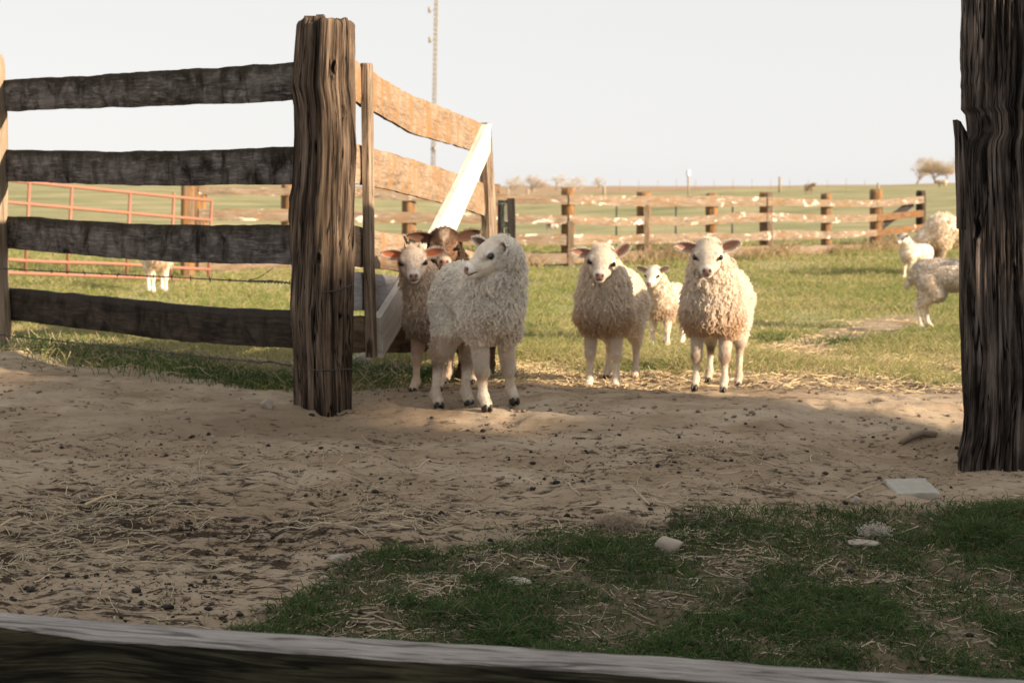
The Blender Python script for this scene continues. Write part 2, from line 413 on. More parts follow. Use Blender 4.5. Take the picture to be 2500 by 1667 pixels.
t = NT('ground_soil', .95, .1)
g = t.n('ShaderNodeTexCoord').outputs['Object']
gm = t.attr('grass', 'Fac'); lm = t.attr('litter', 'Fac'); bm = t.attr('brown', 'Fac'); dm = t.attr('damp', 'Fac')
n1 = t.noise(t.scale(g, (5, 8, 5)), 1, 5, .6, .3); n2 = t.noise(t.scale(g, (28, 55, 28)), 1, 6, .7, .4); n3 = t.noise(t.scale(g, (90, 150, 90)), 1, 4, .7)
soil = t.ramp(n1, [(.3, (.27, .205, .138)), (.5, (.38, .300, .212)), (.72, (.46, .375, .275))])
soil = t.mix(t.ramp(n2, [(.31, (1, 1, 1)), (.43, (0, 0, 0))]), soil, t.mix(.62, soil, (.06, .042, .027)))
soil = t.mix(t.math('MULTIPLY', n3, .35), soil, (.42, .345, .27))
nb_ = t.noise(t.scale(g, (1.1, 2.6, 1), (2, 7, 0)), 1, 4, .62, .8)
soil = t.mix(t.ramp(nb_, [(.40, (.75, .75, .75)), (.62, (0, 0, 0))]), soil, t.mix(1.0, soil, (.62, .56, .50), 'MULTIPLY'))
soil = t.mix(t.math('MULTIPLY', t.math('MULTIPLY', lm, t.ramp(n1, [(.38, (0, 0, 0)), (.6, (1, 1, 1))])), .75), soil, (.115, .082, .055))
soil = t.mix(t.math('MULTIPLY', dm, n1), soil, (.10, .065, .04))
spots = t.noise(t.scale(g, (14, 34, 14), (4, 4, 0)), 1, 5, .75, .2)
sf = t.math('ADD', spots, t.math('MULTIPLY', lm, .23))
soil = t.mix(t.ramp(sf, [(.58, (0, 0, 0)), (.66, (1, 1, 1))]), soil, t.mix(n3, (.022, .016, .011), (.07, .05, .034)))
gn = t.noise(t.scale(g, (.22, .22, .2)), 1, 5, .6, .5); gf = t.noise(t.scale(g, (10, 16, 10)), 1, 4, .7)
gc = t.ramp(gn, [(.32, (.20, .205, .105)), (.48, (.31, .295, .155)), (.66, (.43, .375, .23))])
gc = t.mix(t.ramp(gf, [(.35, (1, 1, 1)), (.6, (0, 0, 0))]), gc, t.mix(.45, gc, (.08, .10, .035)))
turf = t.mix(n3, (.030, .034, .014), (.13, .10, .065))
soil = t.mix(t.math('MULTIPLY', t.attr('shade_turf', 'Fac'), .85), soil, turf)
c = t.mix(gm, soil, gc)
bc = t.ramp(t.noise(t.scale(g, (.05, .6, .1)), 1, 5, .6), [(.35, (.27, .18, .11)), (.65, (.40, .30, .20))])
c = t.mix(bm, c, bc)
t.bump(t.math('ADD', t.math('MULTIPLY', n2, .8), t.math('MULTIPLY', n3, .4)), .55, .012)
M['ground'] = t.base(c)
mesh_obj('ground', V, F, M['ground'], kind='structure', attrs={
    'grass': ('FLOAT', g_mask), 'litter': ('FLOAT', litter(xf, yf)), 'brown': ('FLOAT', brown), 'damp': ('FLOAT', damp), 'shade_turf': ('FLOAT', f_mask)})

# ------------------------------------------------------------------ wood builders
def zoomed(pts, k, ox, oy):
    return [(ox+x*k, oy+y*k) for x, y in pts]
def plank(name, top, bot, A, B, thick, mat, parent, nseg=60, seed=0, x0=None, x1=None, rough=.0025, shift=0.0, side=-1, ncross=7, **k):
    """board whose upper and lower edges were measured in the photograph, standing in the vertical plane A-B"""
    rs = np.random.default_rng(seed+100)
    a = x0 if x0 is not None else min(top[0][0], bot[0][0]); b = x1 if x1 is not None else max(top[-1][0], bot[-1][0])
    xs = np.linspace(a, b, nseg+1)
    yt = np.interp(xs, [p[0] for p in top], [p[1] for p in top]); yb = np.interp(xs, [p[0] for p in bot], [p[1] for p in bot])
    d = np.array([B[0]-A[0], B[1]-A[1]]); d /= np.linalg.norm(d); nrm = np.array([d[1], -d[0], 0.0])
    if nrm[1] > 0: nrm = -nrm
    kz = max(1, nseg//9); kr_ = np.hanning(2*kz+3)[1:-1]; kr_ /= kr_.sum(); pad_ = len(kr_)//2
    sm = lambda q: np.convolve(np.concatenate([q[0]-(q[1:pad_+1][::-1]-q[0]), q, q[-1]-(q[-pad_-1:-1][::-1]-q[-1])]), kr_, 'valid')
    yt, yb = sm(yt), sm(yb)
    Tp = np.array([on_plane(x, y, A, B) for x, y in zip(xs, yt)]); Bp = np.array([on_plane(x, y, A, B) for x, y in zip(xs, yb)])
    s = np.concatenate([[0], np.cumsum(np.linalg.norm(np.diff(Tp, axis=0), axis=1))])
    warp = .006*np.sin(s*2.1+seed)+.004*noise2(s*3, 0*s+seed, 3)
    ring = []
    fr = np.linspace(0, 1, ncross)
    for f in fr: ring.append((f, 0.0))
    for f in fr[::-1]: ring.append((f, 1.0))
    V = []; G = []; E = []; nr_ = len(ring)
    for i in range(nseg+1):
        h = np.linalg.norm(Tp[i]-Bp[i])
        for j, (f, q) in enumerate(ring):
            edge = rough*(1.6*noise2(s[i]*9, seed*7.7+(0 if f < .5 else 50), 5)+.8*noise2(s[i]*30, seed*3.3+(0 if f < .5 else 50), 7)+.15*rs.normal()) if f in (0.0, 1.0) else rough*.15*rs.normal()
            p = Tp[i]*(1-f)+Bp[i]*f
            r = 0.0
            if f in (0.0, 1.0): r = thick*.14
            p = p-nrm*(q*thick*(1 if side < 0 else 1)-(r if q == 0 else -r)*(-1))  # rounded arris
            p = p+nrm*(warp[i]+shift)+nrm*rough*.5*noise2(s[i]*25, f*6+seed, 9)
            p[2] += edge*.8
            V.append(p); G.append((s[i]+seed*3.1, f*h+q*.4, seed*1.7)); E.append(max(0, 1-f*2.6))
    F = []
    for i in range(nseg):
        for j in range(nr_):
            kx = (j+1) % nr_; F.append((i*nr_+j, i*nr_+kx, (i+1)*nr_+kx, (i+1)*nr_+j))
    F.append(tuple(range(nr_))[::-1]); F.append(tuple(nseg*nr_+j for j in range(nr_)))
    return mesh_obj(name, V, F, mat, parent, smooth=False, attrs={'guv': ('FLOAT_VECTOR', G), 'edge': ('FLOAT', E)}, **k)

def post(name, left, right, Y, z0, z1, side, rot, mat, parent, seed=0, nper=140, nz=260, grooves=26, gdepth=.012, square=.75, depth=None, top_rag=.012, lumps=.004, gw=(.02, .055), knots=(), **k):
    """split timber post: rounded square section, wandering vertical checks cut into the surface"""
    rs = np.random.default_rng(seed)
    zs = np.linspace(z0, z1, nz)
    def z_of(py): return pt(1250, py, Y).z
    lz = np.array([z_of(p[1]) for p in left])[::-1]; lx = np.array([pt(p[0], p[1], Y).x for p in left])[::-1]
    rz = np.array([z_of(p[1]) for p in right])[::-1]; rx = np.array([pt(p[0], p[1], Y).x for p in right])[::-1]
    L = np.interp(zs, lz, lx); R = np.interp(zs, rz, rx)
    cx = (L+R)/2; hw = (R-L)/2
    th = np.linspace(0, 2*np.pi, nper, endpoint=False)
    p = 2/(1-square*.8)
    rr = (np.abs(np.cos(th))**p+np.abs(np.sin(th))**p)**(-1/p)
    ex = np.cos(th)*rr; ey = np.sin(th)*rr*(depth or 1)
    cr, sr = math.cos(rot), math.sin(rot)
    ux = ex*cr-ey*sr; uy = ex*sr+ey*cr
    wmax = np.max(ux)
    disp = np.zeros((nz, nper))
    for gI in range(grooves):
        a0 = rs.uniform(0, 2*np.pi); w = rs.uniform(*gw); dpt = gdepth*rs.uniform(.3, 1.0)
        wander = .032*noise2(zs*1.6+gI*7, 0*zs, seed)+.016*noise2(zs*7+gI*3, 0*zs, seed+1)+.010*noise2(zs*24+gI*5, 0*zs, seed+2)
        za, zb = sorted(rs.uniform(z0-.3, z1+.3, 2)); amp = sstep(za-.05, za+.15, zs)*(1-sstep(zb-.15, zb+.05, zs))
        if gI < grooves//5: amp = np.ones(nz); dpt = gdepth*1.8; w = gw[0]*1.8
        da = (th[None, :]-(a0+wander)[:, None]+np.pi) % (2*np.pi)-np.pi
        disp -= dpt*amp[:, None]*np.exp(-(da/w)**2)
    zz, tt_ = np.meshgrid(zs, th, indexing='ij')
    disp += lumps*1.5*noise3(np.cos(tt_)*1.6, np.sin(tt_)*1.6, zz*5, seed+2)+lumps*.5*noise3(np.cos(tt_)*14, np.sin(tt_)*14, zz*6, seed+4)+lumps*.35*noise3(np.cos(tt_)*30, np.sin(tt_)*30, zz*16, seed+5)
    top = top_rag*noise2(np.cos(th)*3+9, np.sin(th)*3, seed+6)
    for kx_, ky_, kd_, kw_, kh_ in knots:
        kp = pt(kx_, ky_, Y-np.mean(hw)*.9); row = int(np.argmin(abs(zs-kp.z))); px_ = cx[row]+ux*hw[row]/wmax; front = uy < 0
        jx = int(np.argmin(np.where(front, abs(px_-kp.x), 9))); da = (tt_-th[jx]+np.pi) % (2*np.pi)-np.pi
        disp -= kd_*np.exp(-(da/kw_)**2-((zz-kp.z)/kh_)**2); disp += kd_*.35*np.exp(-((np.hypot(da/kw_, (zz-kp.z)/kh_)-1.9)/.5)**2)
    X = cx[:, None]+ux[None, :]*(hw/wmax)[:, None]+disp*np.cos(th+rot)[None, :]
    Yw = Y+uy[None, :]*(np.mean(hw)/wmax)+disp*np.sin(th+rot)[None, :]
    Z = zz+np.where(zz > z1-.03, (zz-(z1-.03))/.03, 0)*top[None, :]
    # round the arris at the very top
    tcap = np.clip((zz-(z1-.012))/.012, 0, 1); X = cx[:, None]+(X-cx[:, None])*(1-.06*tcap); Yw = Y+(Yw-Y)*(1-.06*tcap)
    V = np.stack([X, Yw, Z], -1).reshape(-1, 3)
    per = np.cumsum(np.ones(nper))*(2*np.pi*np.mean(hw)*1.1/nper)
    G = np.stack([zz, np.broadcast_to(per, zz.shape)+.012*noise2(zz*4, 0*zz, seed), np.full(zz.shape, seed*.37)], -1).reshape(-1, 3)
    idx = np.arange(nz*nper).reshape(nz, nper); nx = np.roll(idx, -1, 1)
    F = [tuple(q) for q in np.stack([idx[:-1], nx[:-1], nx[1:], idx[1:]], -1).reshape(-1, 4)]
    # cap with rings
    Vl = list(V); Gl = list(G); prev = list(idx[-1]); ctr = np.array([cx[-1], Y, 0])
    for q, s_ in enumerate((.8, .55, .3)):
        cur = []
        for jj in range(nper):
            b = V[idx[-1][jj]]; pnt = b.copy(); pnt[0] = ctr[0]+(b[0]-ctr[0])*s_; pnt[1] = Y+(b[1]-Y)*s_; pnt[2] = z1+top_rag*.8*noise2(pnt[0]*60+seed, pnt[1]*60, 5)
            cur.append(len(Vl)); Vl.append(pnt); Gl.append(np.array([pnt[0]*6, pnt[1]*3, 9]))
        for jj in range(nper):
            kk = (jj+1) % nper; F.append((prev[jj], prev[kk], cur[kk], cur[jj]))
        prev = cur
    F.append(tuple(prev))
    return mesh_obj(name, Vl, F, mat, parent, smooth=True, attrs={'guv': ('FLOAT_VECTOR', Gl)}, **k)

def beam_box(name, p0, p1, w, d, mat, parent, up=None, nseg=12, seed=0, rough=.0015, **k):
    """squared stick from p0 to p1, w wide and d deep, worn arrises"""
    p0 = np.array(p0, float); p1 = np.array(p1, float); a = p1-p0; L = np.linalg.norm(a); a /= L
    up = np.array(up if up is not None else (0, -1, 0), float); n = up-a*np.dot(up, a); n /= np.linalg.norm(n); s_ = np.cross(a, n)
    rs = np.random.default_rng(seed); prof = []
    b = .14
    for sx, sy in ((-1, -1), (1, -1), (1, 1), (-1, 1)):
        if sx*sy > 0: prof += [(sx*(1), sy*(1-b)), (sx*(1-b), sy*1)]
        else: prof += [(sx*(1-b), sy*1), (sx*1, sy*(1-b))]
    # order around
    prof.sort(key=lambda q: math.atan2(q[1], q[0]))
    V = []; G = []; m = len(prof)
    for i in range(nseg+1):
        f = i/nseg
        for j, (x, y) in enumerate(prof):
            V.append(p0+a*L*f+s_*x*w/2+n*y*d/2+rs.normal(size=3)*rough); G.append((f*L+seed, (x+y*.5)*w, seed))
    F = [(i*m+j, i*m+(j+1) % m, (i+1)*m+(j+1) % m, (i+1)*m+j) for i in range(nseg) for j in range(m)]
    F.append(tuple(range(m))[::-1]); F.append(tuple(nseg*m+j for j in range(m)))
    return mesh_obj(name, V, F, mat, parent, smooth=False, attrs={'guv': ('FLOAT_VECTOR', G), 'edge': ('FLOAT', [0]*len(V))}, **k)

# ------------------------------------------------------------------ near left fence
A = xy_at(722, 5.44); B = xy_at(18, 6.58)
fence = empty('board_fence', gv(A[0], A[1]), label='dark weathered four-rail board fence on the left, ending at the thick split corner post', cat='fence')
k3 = 900/2352
R = [
 (zoomed([(0, 515), (230, 498), (420, 490), (620, 482), (770, 465), (900, 458), (1080, 448), (1270, 435), (1370, 436), (1500, 425), (1640, 410), (1880, 397), (2000, 392)], k3, 0, 0),
  zoomed([(0, 710), (230, 702), (420, 698), (620, 690), (770, 683), (1000, 676), (1270, 662), (1500, 657), (1700, 650), (1880, 636), (2000, 630)], k3, 0, 0), 'rail_dark'),
 (zoomed([(0, 955), (230, 957), (500, 964), (760, 968), (1000, 963), (1350, 957), (1600, 948), (1700, 937), (2000, 930)], k3, 0, 0),
  zoomed([(0, 1152), (400, 1170), (700, 1178), (1000, 1185), (1300, 1183), (1600, 1180), (2000, 1178)], k3, 0, 0), 'rail_dark'),
 (zoomed([(0, 68), (230, 82), (480, 105), (720, 118), (900, 128), (1300, 132), (1600, 130), (2000, 130)], k3, 0, 500),
  zoomed([(0, 278), (300, 300), (500, 325), (800, 350), (1050, 362), (1400, 372), (2000, 380)], k3, 0, 500), 'rail_dark'),
 (zoomed([(0, 527), (300, 555), (600, 582), (760, 600), (950, 618), (1150, 635), (1400, 655), (1600, 668), (2000, 680)], k3, 0, 500),
  zoomed([(0, 730), (300, 765), (550, 798), (760, 822), (900, 842), (1100, 865), (1300, 885), (1500, 895), (2000, 925)], k3, 0, 500), 'rail_low')]
for i, (tp, bt, mm) in enumerate(R):
    plank('rail', tp, bt, A, B, .034, M[mm], fence, nseg=90, seed=i+1, x0=-6 if i else -4, x1=765)
for i, (tp, bt, mm) in enumerate(R):      # the next span, carrying on beyond the left edge of the frame
    Bx = B+(B-A)/np.linalg.norm(B-A)*2.2
    pl = []
    for tt0, ll in ((tp, 0), (bt, 1)):
        q = on_plane(0, tt0[0][1], A, B); pl.append(q[2])
    p0 = np.array([B[0]-.02, B[1]+.02, (pl[0]+pl[1])/2]); p1 = np.array([Bx[0], Bx[1], (pl[0]+pl[1])/2])
    beam_box('rail', p0, p1, pl[0]-pl[1], .034, M[mm], fence, up=(-.62, -.79, 0), seed=20+i)
# posts
PM_L = [(728, 45), (728, 58), (725, 96), (720, 165), (713, 213), (720, 261), (719, 330), (716, 420), (713, 457), (707, 485), (706, 536), (707, 596), (712, 653), (708, 745), (712, 806), (715, 883), (714, 1013), (712, 1060)]
PM_R = [(862, 45), (862.5, 58), (862, 123), (862, 158), (865, 240), (865, 323), (868, 364), (863, 450), (862, 500), (862, 540), (867, 607), (863, 691), (861, 844), (858, 940), (858, 1060)]
pm_y = 5.35
post('post', PM_L, PM_R, pm_y, -.22, pt(790, 52, pm_y).z, 1, math.radians(-38), M['post_main'], fence, seed=3, nper=200, nz=360, grooves=70, gw=(.010, .034), gdepth=.011, square=.82, top_rag=.014, knots=((812, 165, .030, .07, .018), (835, 272, .014, .06, .012), (779, 632, .02, .05, .014), (826, 520, .012, .04, .012)),
     label='thick split corner post wrapped with barbed wire')
for dx_, w_, h_ in ((-.012, .034, .012), (.022, .02, .017)):        # raised slivers of end grain on the post top
    q = pt(770, 52, pm_y); beam_box('sliver', (q.x+dx_, pm_y-.035, q.z-.03), (q.x+dx_+.002, pm_y-.033, q.z+h_), w_*1.3, .05, M['post_main'], bpy.data.objects['post'], seed=4, nseg=2)
post('post', [(-36, 130), (-34, 200), (-30, 400), (-28, 620), (-26, 900)], [(4, 132), (8, 150), (11, 200), (16, 300), (17, 420), (18, 560), (20, 640), (23, 760), (25, 900)], 6.55, -.12, pt(0, 133, 6.55).z, 1, math.radians(-38),
     M['post_left'], fence, seed=5, nper=60, nz=120, grooves=10, gdepth=.005, square=.2, top_rag=.006, label='pale rounded post at the left edge of the picture')

# ------------------------------------------------------------------ barbed wires
def wire_path(pxs, A_, B_, off):
    d = np.array(B_)-np.array(A_); d = d/np.linalg.norm(d); n = np.array([d[1], -d[0]]); n = n if n[1] < 0 else -n
    out = []
    for x, y in pxs:
        p = on_plane(x, y, np.array(A_)+n*off, np.array(B_)+n*off); out.append(Vector(p))
    return out
def dens(P, n):
    P = [Vector(p) for p in P]; L = [0]
    for a, b in zip(P[:-1], P[1:]): L.append(L[-1]+(b-a).length)
    out = []
    for s in np.linspace(0, L[-1], n):
        i = min(max(int(np.searchsorted(L, s))-1, 0), len(P)-2); f = (s-L[i])/(L[i+1]-L[i]+1e-9); out.append(P[i].lerp(P[i+1], f))
    return out, L[-1]
def twisted(P, step=.006, r=.0016, amp=.0022, pitch=.05):
    Q, L = dens(P, int(max(8, sum((Vector(a)-Vector(b)).length for a, b in zip(P[:-1], P[1:]))/step)))
    res = []
    for ph in (0, math.pi):
        W = []
        for i, q in enumerate(Q):
            a = ph+2*math.pi*i*step/pitch; W.append(q+Vector((math.cos(a)*amp*.6, math.cos(a)*amp*.6, math.sin(a)*amp)))
        res.append(tube(W, r, 4))
    return res
def wire(name, label, path, loops, extra=()):
    root = empty(name, path[0], label=label, cat='barbed wire')
    st = join(twisted(path)+[t_ for lp in loops for t_ in twisted(lp, amp=.0016)])
    mesh_obj('strand', *st, M['wire'], root)
    Q, L = dens(path, max(3, int(sum((Vector(a)-Vector(b)).length for a, b in zip(path[:-1], path[1:]))/.105)))
    for i, q in enumerate(Q[1:-1]):
        rs = random.Random(i); bb = []
        for s_ in range(2):
            a = rs.uniform(0, 3.1); dv = Vector((math.cos(a)*.5, -.3, math.sin(a))).normalized()*.011
            bb.append(tube([q-dv, q+dv], .0013, 4))
        bb.append(tube([q-Vector((.004, 0, 0)), q+Vector((.004, 0, 0))], .0035, 5))
        mesh_obj('barb', *join(bb), M['wire'], root)
    for e in extra: mesh_obj('loose_end', *tube(e, .0018, 5, r1=.001), M['wire'], root)
    return root
def around(py_l, py_m, py_r, Y=5.35, hw=.108):
    out = []
    for t_ in np.linspace(-1, 1, 24):
        py = py_m+(py_l-py_m)*max(0, -t_)**2+(py_r-py_m)*max(0, t_)**2
        x = -.80+0*t_; px = 787+t_*75
        yy = Y-.112+.09*abs(t_)**1.4
        out.append(pt(px, py, yy))
    return out
A2, B2 = xy_at(722, 5.36), xy_at(10, 6.47)
k4 = 900/2352
w1 = zoomed([(-60, 405), (50, 408), (250, 420), (540, 435), (830, 450), (1100, 462), (1350, 475), (1600, 488), (1720, 485), (1800, 490), (1860, 505)], k4, 0, 500)
twirl = []
for i in range(40):
    f = i/39; q = zoomed([(1600+250*f, 487+10*f)], k4, 0, 500)[0]; twirl.append((q[0], q[1]+3.2*math.sin(i*1.9)))
wire('barbed_wire', 'upper barbed wire strand between the third and fourth dark rails, tied round the corner post',
     wire_path(w1, A2, B2, .02), [around(697, 713, 693), wire_path(twirl, A2, B2, .022)],
     [wire_path(zoomed([(1590, 480), (1640, 470), (1690, 440), (1745, 402)], k4, 0, 500), A2, B2, .024)])
w2 = zoomed([(-60, 822), (60, 835), (300, 860), (600, 895), (800, 912), (1050, 940), (1300, 970), (1600, 998), (1750, 1005), (1860, 1030)], k4, 0, 500)
wire('barbed_wire', 'lowest strand of barbed wire just above the dirt bank under the dark rails', wire_path(w2, A2, B2, .02),
     [around(899, 903, 900), wire_path(zoomed([(1600, 990), (1650, 1012), (1720, 996), (1800, 1018), (1860, 1020)], k4, 0, 500), A2, B2, .026)])

# ------------------------------------------------------------------ wooden gate standing open
GA, GB = xy_at(862, 5.6), xy_at(1195, 7.9)
gate = empty('wooden_gate', gv(GA[0], GA[1]), label='open wooden board gate with orange lichened boards and a white diagonal brace', cat='gate')
k5 = 500/1782; k8 = 280/954
boards = [
 (zoomed([(100, 62), (150, 90), (225, 130), (320, 195), (500, 305), (700, 410), (860, 470), (1000, 530), (1150, 600), (1285, 655), (1340, 680)], k5, 820, 120),
  zoomed([(100, 425), (160, 458), (225, 490), (325, 535), (500, 632), (700, 735), (900, 795), (1050, 830), (1165, 880), (1340, 940)], k5, 820, 120), 'gate_board'),
 (zoomed([(100, 812), (160, 820), (225, 830), (330, 865), (430, 885), (600, 935), (770, 990), (900, 1030), (1060, 1080), (1240, 1155), (1340, 1190)], k5, 820, 120),
  zoomed([(100, 1168), (160, 1172), (225, 1180), (340, 1195), (500, 1225), (700, 1280), (930, 1335), (1130, 1390), (1200, 1410), (1340, 1482)], k5, 820, 120), 'gate_board'),
 (zoomed([(90, 25), (150, 35), (225, 50), (330, 80), (540, 110), (800, 170), (1280, 290)], k8, 820, 540),
  zoomed([(90, 372), (145, 375), (230, 380), (335, 388), (525, 412), (800, 480), (1280, 560)], k8, 820, 540), 'gate_board'),
 (zoomed([(90, 410), (150, 415), (340, 440), (540, 460), (760, 520), (1280, 600)], k8, 820, 540),
  zoomed([(90, 738), (145, 740), (245, 748), (350, 752), (560, 762), (700, 775), (1280, 800)], k8, 820, 540), 'grey_paint'),
 (zoomed([(90, 775), (135, 778), (245, 790), (600, 795), (760, 800), (1280, 840)], k8, 820, 540),
  zoomed([(90, 1090), (135, 1090), (350, 1100), (720, 1090), (1280, 1050)], k8, 820, 540), 'gate_low')]
for i, (tp, bt, mm) in enumerate(boards):
    plank('board', tp, bt, GA, GB, .026, M[mm], gate, nseg=60, seed=40+i, x0=848, x1=1196)
def slab(name, poly, A_, B_, thick, off, mat, parent, seed=0, along=(0, 1), **k):
    d = np.array(B_)-np.array(A_); d = d/np.linalg.norm(d); n = np.array([d[1], -d[0]]); n = n if n[1] < 0 else -n
    n3 = np.array([n[0], n[1], 0])
    P = [on_plane(x, y, np.array(A_)+n*off, np.array(B_)+n*off) for x, y in poly]
    m = len(P); V = P+[p-n3*thick for p in P]
    F = [tuple(range(m)), tuple(range(2*m-1, m-1, -1))]+[(j, j+m, (j+1) % m+m, (j+1) % m) for j in range(m)]
    a0 = np.array(P[along[0]]); ad = np.array(P[along[1]])-a0; ad /= np.linalg.norm(ad)
    G = []
    for p in V:
        q = np.array(p)-a0; u = np.dot(q, ad); G.append((u+seed, np.linalg.norm(q-u*ad), seed))
    return mesh_obj(name, V, F, mat, parent, smooth=False, attrs={'guv': ('FLOAT_VECTOR', G), 'edge': ('FLOAT', [0]*len(V))}, **k)
slab('brace', [(1190, 303), (1199, 303), (1197, 372), (1115, 560), (998, 768), (935, 873), (929, 776), (1064, 560), (1150, 390)], GA, GB, .03, .032, M['white_paint'], gate, seed=2, along=(6, 0), label='white painted diagonal brace board')
slab('upright', [(897, 157), (898, 154), (909, 155), (911, 163), (913, 400), (915, 640), (922, 872), (908, 873), (903, 640), (900, 400)], GA, GB, .028, .034, M['gate_upright'], gate, seed=5, along=(8, 1))
slab('upright', [(1189, 300), (1199, 302), (1204, 400), (1209, 471), (1213, 560), (1215, 848), (1200, 846), (1195, 560), (1189, 400)], GA, GB, .045, .03, M['gate_upright'], gate, seed=6, along=(6, 0), label='pale end upright of the gate')

# latch post beyond the gate
lp = empty('latch_post', gv(*xy_at(1240, 8.35)), label='blackened latch post with a pale mossy notched panel just beyond the open gate', cat='post')
q0, q1 = pt(1248, 485, 8.3), pt(1255, 620, 8.3); q1.z = float(ground_z(q1.x, 8.3))-.1
dz = q0-q1
beam_box('black_board', (pt(1256, 620, 8.3).x, 8.3, q1.z), (q0.x, 8.34, q0.z), .045, .06, M['black_wood'], lp, seed=8)
PA, PB = xy_at(1214, 8.7), xy_at(1241, 8.36)
zt = 489
for i, (xa, xb, ya, yb) in enumerate([(1215, 1241, 489, 497), (1215, 1222, 498, 640), (1226, 1231, 498, 540), (1226, 1241, 541, 556), (1232, 1241, 557, 570), (1223, 1230, 575, 640), (1234, 1241, 572, 640)]):
    slab('notched_strip', [(xa, ya), (xb, ya), (xb, yb), (xa, yb)], PA, PB, .02, .002*i, M['green_wood'] if i != 1 else M['black_wood'], lp, seed=i)
beam_box('foot', (pt(1225, 600, 8.55).x, 8.57, q1.z), (pt(1225, 600, 8.55).x, 8.57, pt(1225, 640, 8.55).z), .1, .05, M['black_wood'], lp, seed=9)

# ------------------------------------------------------------------ right post
kr = 300/724
PR_L = zoomed([(357, -200), (357, 0), (350, 170), (350, 390), (357, 430), (352, 500), (358, 520), (357, 600), (354, 640), (385, 672), (397, 765), (392, 800), (365, 830), (350, 880), (347, 1000), (352, 1300)], kr, 2200, 0)+[(2346, 700), (2346, 900), (2349, 1012), (2345, 1060), (2334, 1110), (2332, 1123), (2330, 1220)]
PR_R = [(2528, -80), (2528, 0), (2526, 400), (2530, 800), (2534, 1060), (2545, 1220)]
rp = empty('wooden_post', gv(*xy_at(2430, 4.7)), label='massive dark deeply grooved post at the right edge, with a splintered notch and orange lichen', cat='post')
post('shaft', PR_L, PR_R, 4.72, -.4, pt(2400, -70, 4.72).z, 1, math.radians(-12), M['post_right'], rp, seed=12, nper=260, nz=420, grooves=130, gw=(.008, .022), gdepth=.010, knots=((2392, 560, .02, .05, .02), (2412, 300, .016, .07, .015)), square=.85, depth=1.0, lumps=.006)
sp_o = [(2337, 292), (2342, 340), (2343, 414), (2346, 500), (2346, 560), (2372, 560), (2372, 440), (2367, 350), (2360, 322), (2346, 297)]
slab('splinter', sp_o, (-5, 4.66), (5, 4.66), .05, 0, M['post_right'], rp, seed=3, along=(3, 0), label='split splinter standing off the post')

# ------------------------------------------------------------------ back pasture fence
k7 = 1120/2352
BF = [(480, 17.2), (1385, 18.7), (1870, 21.3), (2262, 24.4)]
def bf_Y(px): return float(np.interp(px, [b[0] for b in BF], [b[1] for b in BF]))
bfence = empty('pasture_fence', gv(*xy_at(1385, 18.7)), label='long sunlit four-board pasture fence with peeling white paint behind the lambs', cat='fence')
rows = [
 (zoomed([(-1430, 160), (-460, 175), (90, 195), (470, 203), (850, 208), (1195, 205), (1480, 215), (1780, 228), (2000, 228), (2290, 203)], k7, 1180, 380),
  zoomed([(-1430, 202), (-900, 205), (-460, 228), (-330, 235), (180, 248), (470, 252), (850, 262), (1195, 262), (1480, 258), (1780, 262), (2040, 265), (2290, 238)], k7, 1180, 380)),
 (zoomed([(-1430, 272), (-950, 275), (-460, 288), (175, 300), (470, 308), (640, 322), (850, 308), (1000, 317), (1195, 303), (1300, 290), (1480, 295), (1780, 305), (2030, 300), (2290, 275)], k7, 1180, 380),
  zoomed([(-1430, 332), (-950, 336), (-460, 345), (175, 348), (470, 350), (640, 362), (850, 350), (1000, 360), (1195, 350), (1480, 337), (1780, 345), (2030, 335), (2290, 308)], k7, 1180, 380)),
 (zoomed([(-1430, 400), (-460, 402), (180, 402), (470, 402), (640, 412), (850, 400), (1195, 395), (1300, 402), (1480, 382), (1780, 390), (2030, 378), (2290, 345)], k7, 1180, 380),
  zoomed([(-1430, 462), (-460, 460), (180, 455), (470, 458), (850, 450), (1195, 445), (1480, 430), (1780, 425), (2030, 410), (2290, 375)], k7, 1180, 380)),
 (zoomed([(-1430, 545), (-980, 540), (-460, 520), (200, 503), (470, 500), (850, 485), (1195, 470), (1480, 460), (1780, 460), (2020, 458), (2290, 428)], k7, 1180, 380),
  zoomed([(-1430, 606), (-980, 590), (-460, 575), (215, 555), (470, 552), (850, 537), (1195, 525), (1480, 512), (1780, 505), (2020, 495), (2290, 462)], k7, 1180, 380))]
posts_b = [(484, 456, 'n'), (705, 452, 'n'), (998, 486, 'n'), (1205, 452, 'o'), (1386.5, 460, 'o'), (1571.5, 470, 'o'), (1737, 473, 'o'), (1870.5, 471, 'n'), (2017, 474, 'n'), (2138.5, 463, 'n'), (2248, 467, 'd')]
for i in range(len(posts_b)-1):
    xa, xb = posts_b[i][0], posts_b[i+1][0]
    Ya, Yb = bf_Y(xa), bf_Y(xb); PA_, PB_ = xy_at(xa, Ya), xy_at(xb, Yb)
    for j, (tp, bt) in enumerate(rows):
        dark = i == len(posts_b)-2 and j > 0
        mm = 'back_board_brown' if dark else ('back_board_bare' if (j == 3 or (j == 0 and i in (3, 5))) else 'back_board')
        plank('board', tp, bt, PA_, PB_, .03, M[mm], bfence, nseg=12, ncross=3, seed=200+i*5+j, x0=xa-(3 if i else 0), x1=xb+2, rough=.004, shift=.05)
